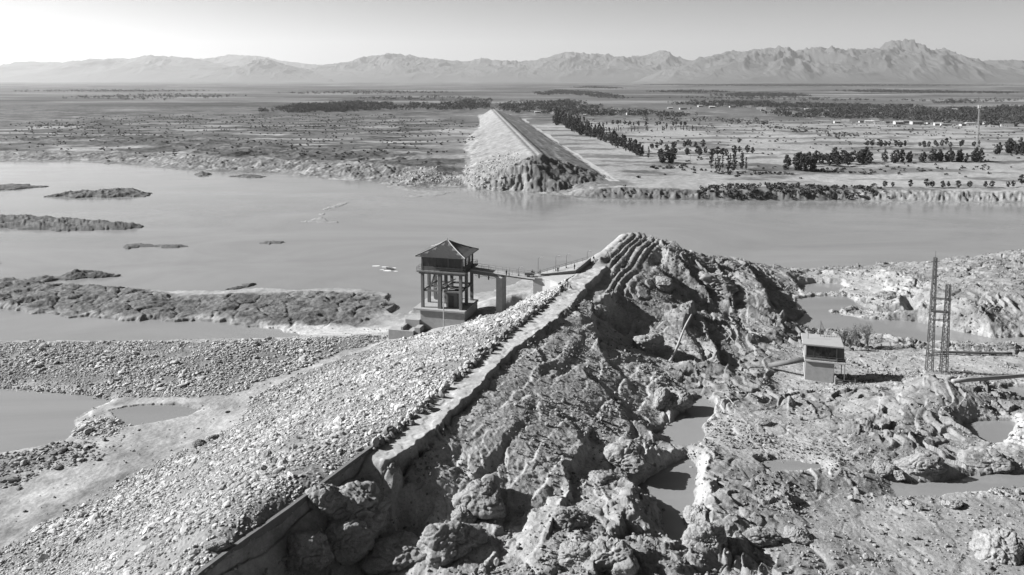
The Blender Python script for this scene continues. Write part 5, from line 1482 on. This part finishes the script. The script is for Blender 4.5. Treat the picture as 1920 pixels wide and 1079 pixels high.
# ------------------------------------------------------------------ shrubs by the pump house
def shrub(px, py, hpx, label, seed):
    p = hit(px, py); H = hpx*(p[1]*CP+(CAMZ-p[2])*SP)/F; r_ = np.random.default_rng(seed)
    root = empty('shrub', (p[0], p[1], p[2]-.1)); tag(root, label, 'shrub', 'feathery shrubs behind the pump house')
    b = MB(); L = []
    for i in range(16):
        a = r_.uniform(0, 6.28); t = r_.uniform(.1, .62); h = H*r_.uniform(.6, 1.0)
        pts = [(0,0,0), (math.cos(a)*h*t*.35, math.sin(a)*h*t*.35, h*.45), (math.cos(a)*h*t*.75, math.sin(a)*h*t*.75, h)]
        b.tube(pts, .05, 5, .015)
        for j in range(60):
            q = r_.uniform(.35, 1.05); c = np.array(pts[1])+(np.array(pts[2])-np.array(pts[1]))*(q*1.4-.4)
            L.append(c+r_.normal(0, .05*H*(1.2-q*.5), 3))
    b.build('stem', BARK, root)
    c = np.array(L); n = len(c); u = r_.normal(size=(n,3)); u /= np.linalg.norm(u, axis=1)[:,None]; u[:,2] = np.abs(u[:,2])+.4
    v = np.cross(u, r_.normal(size=(n,3))); v /= np.linalg.norm(v, axis=1)[:,None]; s_ = .14
    V = np.stack([c-u*s_, c+v*s_*.3, c+u*s_, c-v*s_*.3], 1).reshape(-1,3)
    link('foliage', np_mesh('foliage', V, np.arange(n*4).reshape(n,4), LEAF2), root)
shrub(1583, 648, 34, 'low feathery shrub nearest the pump house roof', 1)
shrub(1605, 650, 42, 'middle feathery shrub behind the pump house', 2)
shrub(1627, 650, 44, 'tallest feathery shrub, farthest from the pump house roof', 3)
shrub(1594, 655, 26, 'small feathery shrub in front of the middle one', 4)

# ------------------------------------------------------------------ dead wood
def log(label, a, b_, r, z1=None, bend=.4, mat=None, seed=0):
    A_ = hit(*a)
    B_ = WY(b_[0], b_[1], A_[1]+(z1 or 0))
    r_ = np.random.default_rng(seed); n = 9
    pts = []
    for i in range(n+1):
        f = i/n; p = np.array(A_)+(np.array(B_)-np.array(A_))*f
        pts.append(p+np.array([math.sin(f*5+seed)*bend, 0, math.sin(f*7+seed*2)*bend*.5])*math.sin(PI*f)+r_.normal(0, bend*.08, 3))
    o = MB().tube(pts, r, 9, r*.55, wob=.10, seed=seed).build('fallen_trunk', mat or simple('bleached_dead_wood', .36, .9, .3, 2.5), None, 0, True)
    return tag(o, label, 'fallen trunk')
log('long bleached tree trunk leaning against the rim of the dark gully', (1256,678), (1297,590), .34, 6, .22, seed=1)
log('thin bleached branch lying in the shade right of the leaning trunk', (1341,668), (1316,648), .12, 4, .3, seed=2)
log('thin dry stick poking over the hump right of the gully', (1378,643), (1363,622), .13, 2, .2, seed=3)
log('pair of grey poles lying on rocks above the upper pool, left one', (1382,763), (1360,742), .13, 3, .1, seed=4)
log('short forked branch below the paired grey poles', (1332,772), (1345,760), .10, 1, .2, seed=5)

# ------------------------------------------------------------------ people
CLO = {'dark': simple('dark_cloth', .035, .9, .3, 4), 'mid': simple('grey_cloth', .16, .9, .3, 4), 'pale': simple('pale_cloth', .5, .9, .2, 4), 'skin': simple('skin', .3, .7, .1, 4), 'hair': simple('dark_hair', .03, .6, .2, 9)}
def skinned(name, verts, edges, radii, mat, parent, sub=1):
    me = bpy.data.meshes.new(name); me.from_pydata(verts, edges, []); me.update()
    o = bpy.data.objects.new(name+'_tmp', me); COL.objects.link(o)
    sk = o.modifiers.new('s', 'SKIN'); ss_ = o.modifiers.new('u', 'SUBSURF'); ss_.levels = sub; ss_.render_levels = sub
    for i, r in enumerate(radii):
        me.skin_vertices[0].data[i].radius = (r, r) if not isinstance(r, tuple) else r
    me.skin_vertices[0].data[0].use_root = True
    dg = bpy.context.evaluated_depsgraph_get(); dg.update()
    m2 = bpy.data.meshes.new_from_object(o.evaluated_get(dg)); m2.name = name
    bpy.data.objects.remove(o); m2.materials.clear(); m2.materials.append(mat)
    m2.polygons.foreach_set('use_smooth', np.ones(len(m2.polygons), bool))
    return link(name, m2, parent)
def person(x, y, z, rz, pose, top, bot, label, group=None, h=1.7, hat=None):
    s_ = h/1.7
    sit = pose == 'sit'; lean = .12 if pose == 'lean' else 0
    hz = .50 if sit else .92
    V = []; E = []; R_ = []
    def a(v, r, p=None):
        V.append(v); R_.append(r)
        if p is not None: E.append((p, len(V)-1))
        return len(V)-1
    pel = a((0,0,hz), (.14,.10)); wa = a((0,lean*.5,hz+.18), (.125,.09), pel); ch = a((0,lean,hz+.38), (.16,.105), wa)
    nk0 = a((0,lean,hz+.52), (.085,.07), ch); nk = a((0,lean-.01,hz+.58), .05, nk0)
    hd0 = a((0,lean-.01,hz+.64), .07, nk); hd = a((0,lean,hz+.72), (.082,.095), hd0); hd1 = a((0,lean+.01,hz+.80), .055, hd)
    hands = []
    for sd_ in (-1, 1):
        sh = a((.17*sd_, lean, hz+.49), .06, nk0); 
        el = a((.24*sd_, lean-.03, hz+.22), .043, sh); fz = -.14 if pose == 'lean' or sit else .0
        wr = a((.23*sd_, lean-.10+fz, hz-.02+(.12 if fz else 0)), .027, el)
        pm = a((.23*sd_, lean-.12+fz*1.3, hz-.10+(.12 if fz else 0)), (.034,.02), wr)
        for q, ln in ((-.024,.07),(-.008,.085),(.008,.08),(.024,.06)):
            f1 = a((.23*sd_+q, lean-.135+fz*1.3, hz-.10-ln*.55+(.12 if fz else 0)), .009, pm); a((.23*sd_+q, lean-.15+fz*1.3, hz-.10-ln+(.12 if fz else 0)), .008, f1)
        t_ = a((.23*sd_-.04*sd_, lean-.15+fz*1.2, hz-.10+(.12 if fz else 0)), .010, pm); a((.23*sd_-.045*sd_, lean-.17+fz*1.2, hz-.13+(.12 if fz else 0)), .009, t_)
    st = .10 if pose == 'walk' else 0
    for sd_ in (-1, 1):
        hp_ = a((.09*sd_, 0, hz-.04), .085, pel)
        if sit: kn = a((.12*sd_, -.42, hz+.02), .055, hp_); an = a((.12*sd_, -.46, hz-.40), .035, kn)
        else: kn = a((.10*sd_, -.03-st*sd_, .49), .055, hp_); an = a((.10*sd_, .02-st*2.2*sd_, .08), .036, kn)
        ax_, ay_, az_ = V[an]; a((ax_, ay_-.15, az_-.045), .032, an)
    root = empty('person', (x, y, z-(.08 if sit else 0)), rz); root.scale = (s_, s_, s_); tag(root, label, 'person', group)
    skinned('body', V, E, R_, CLO['skin'], root)
    # clothes follow the body: slightly larger shells
    T = {}; TV = []; TE = []; TR = []
    def c(v, r, p=None):
        TV.append(v); TR.append(r)
        if p is not None: TE.append((p, len(TV)-1))
        return len(TV)-1
    p0 = c((0,0,hz-.06), (.16,.12)); p1 = c((0,lean*.5,hz+.18), (.15,.115), p0); p2 = c((0,lean,hz+.38), (.175,.125), p1); p3 = c((0,lean,hz+.5), (.10,.085), p2)
    for sd_ in (-1, 1):
        q1 = c((.17*sd_, lean, hz+.48), .075, p3); q2 = c((.24*sd_, lean-.03, hz+.22), .058, q1); c((.23*sd_, lean-.09+fz*.9, hz+.02+(.1 if fz else 0)), .045, q2)
    skinned('jacket', TV, TE, TR, CLO[top], root)
    TV.clear(); TE.clear(); TR.clear()
    p0 = c((0,0,hz+.02), (.155,.12))
    for sd_ in (-1, 1):
        q1 = c((.09*sd_, 0, hz-.06), .10, p0)
        if sit: q2 = c((.12*sd_, -.42, hz+.02), .07, q1); c((.12*sd_, -.46, hz-.34), .055, q2)
        else: q2 = c((.10*sd_, -.03-st*sd_, .49), .075, q1); c((.10*sd_, .015-st*2*sd_, .13), .06, q2)
    skinned('trousers', TV, TE, TR, CLO[bot], root)
    b = MB()
    V_, F_ = ICO4[:]*np.array([.092,.105,.085])+np.array([0,lean+.015,hz+.765]), ICF4
    k = V_[:,2] > hz+.74-.25*(V_[:,1]-lean)
    V_ = np.where(k[:,None], V_, V_*[1,1,0]+[0,0,hz+.74]); link('hair', np_mesh('hair', V_, F_, CLO[hat] if hat else CLO['hair'], True), root)
    fc = MB()
    for sd_ in (-1, 1): fc.box(.028*sd_-.012, .028*sd_+.012, lean-.098, lean-.085, hz+.715, hz+.728)
    fc.build('eye', CLO['hair'], root); MB().box(-.012,.012,lean-.115,lean-.085,hz+.68,hz+.71).build('nose', CLO['skin'], root)
    MB().box(-.024,.024,lean-.093,lean-.08,hz+.66,hz+.668).build('mouth', CLO['dark'], root)
def pos(px, py, z): p = W(px, py, z); return p[0], p[1], z
person(*pos(949.5, 518, DK), .8, 'stand', 'dark', 'dark', 'upright person in dark clothes standing on the footbridge above the pier')
person(*pos(954.5, 519.5, DK), 2.2, 'lean', 'mid', 'dark', 'shorter stooping person beside the upright one on the footbridge', None, 1.45)
person(*pos(997.5, 518.5, DK), .3, 'stand', 'mid', 'dark', 'taller person standing over the parked handcart at the bridge end', None, 1.75)
person(*pos(1000.5, 519.5, DK), -.6, 'lean', 'dark', 'dark', 'person bending beside the handcart at the bridge end', None, 1.6)
person(*pos(1012.5, 517.5, DK), -1.2, 'stand', 'dark', 'dark', 'person standing alone at the corner where the parapet starts')
person(*pos(1046, 513, DK), .5, 'stand', 'dark', 'mid', 'person looking over the parapet, between the corner and the bend')
person(*pos(1077, 506.5, DK), .9, 'stand', 'dark', 'dark', 'person standing inside the bend of the parapet wall')
gzp = lambda px, py: tuple(hit(px, py))
person(*gzp(1053, 548), .2, 'stand', 'dark', 'dark', 'dark-clothed person standing below the abutment wall, at the head of the rubble line', None, 1.75)
person(*gzp(1060, 546), -.8, 'sit', 'mid', 'dark', 'person sitting on the stones below the abutment wall, in grey', None)
person(*gzp(1064, 541), .1, 'stand', 'pale', 'pale', 'pale-clothed person standing behind the seated group on the crest')
person(*gzp(1069, 543), 1.1, 'sit', 'dark', 'dark', 'dark-clothed person sitting at the right of the seated group on the crest')
person(*gzp(1113, 488), .4, 'sit', 'dark', 'mid', 'person sitting on the crest just past the parapet tip')
person(*gzp(802, 769), .4, 'sit', 'dark', 'dark', 'lone dark figure crouching on the dusty crest path near its broken end', None, 1.7)
person(*gzp(1878, 486), -.3, 'stand', 'dark', 'dark', 'lone person standing on the skyline of the rocky rise', None, 1.9)
# handcart
p = W(991, 519.5, DK); hc = empty('handcart', (p[0], p[1], DK), -.15); tag(hc, 'dark two-wheeled handcart standing at the end of the footbridge', 'handcart')
MB().box(-.9,.9,-.45,.45,.45,.55).box(-.9,-.84,-.45,.45,.55,.95).box(.84,.9,-.45,.45,.55,.95).box(-.84,.84,-.45,-.39,.55,.95).box(-.84,.84,.39,.45,.55,.95).build('tray', STEELD, hc)
for sy in (-.5, .5): MB().tube([(0,sy-.04,.4),(0,sy+.04,.4)], .4, 18).build('wheel', STEELD, hc)
MB().tube([(.9,-.3,.6),(1.6,-.3,.85),(1.6,.3,.85),(.9,.3,.6)], .03, 6).build('handle', STEELD, hc)
# small boat in the water with its wake of pale foam
p = W(731, 505, 0)
bt = empty('rowing_boat', (p[0], p[1], 0), -.5); tag(bt, 'tiny dark boat on the open water left of the gatehouse', 'boat')
b = MB(); hull = [(-1.9,0),(-1.4,-.55),(0,-.7),(1.3,-.5),(2.2,0),(1.3,.5),(0,.7),(-1.4,.55)]
b.prism([(x*.8, y*.8) for x, y in hull], -.2, -.05); k = 0; n = len(hull)
b = MB(); b.v = [(x*.75, y*.6, -.25) for x, y in hull]+[(x, y, .4+.12*abs(x)/2) for x, y in hull]+[(x*.92, y*.85, .36) for x, y in hull]+[(x*.7, y*.5, .0) for x, y in hull]
b.f = [tuple(range(n))[::-1], tuple(range(3*n, 4*n))]
for i in range(n):
    j = (i+1)%n
    for q in range(3): b.f.append((q*n+i, q*n+j, (q+1)*n+j, (q+1)*n+i))
b.build('hull', WOODD, bt); MB().box(-.15,.15,-.5,.5,.2,.26).build('thwart', WOODD, bt)

# white splashes around the boat
me = bpy.data.meshes.new('foam'); V = []; Fc = []
for (x0, y0, L_, w_, a_) in [(705,499,3.2,.5,.1),(722,501,2.6,.4,-.2),(738,503,2.2,.5,.3),(726,508,2.8,.6,-.1),(716,506,1.6,.3,.4),(742,509,1.4,.3,.0)]:
    p = W(x0, y0, .03); k = len(V)
    for j in range(12):
        q = 2*PI*j/12; r_ = .7+.3*random.random()
        x_, y_ = R2(a_, math.cos(q)*L_*r_/1.6, math.sin(q)*w_*r_*1.6); V.append((p[0]+x_, p[1]+y_, .03+.001*len(Fc)))
    Fc.append(tuple(range(k, k+12)))
me.from_pydata(V, [], Fc); me.materials.append(simple('white_foam', .75, .8, .2, 3)); me.update()
tag(link('foam', me), 'white splashes on the water around the tiny boat', 'foam', kind='stuff')
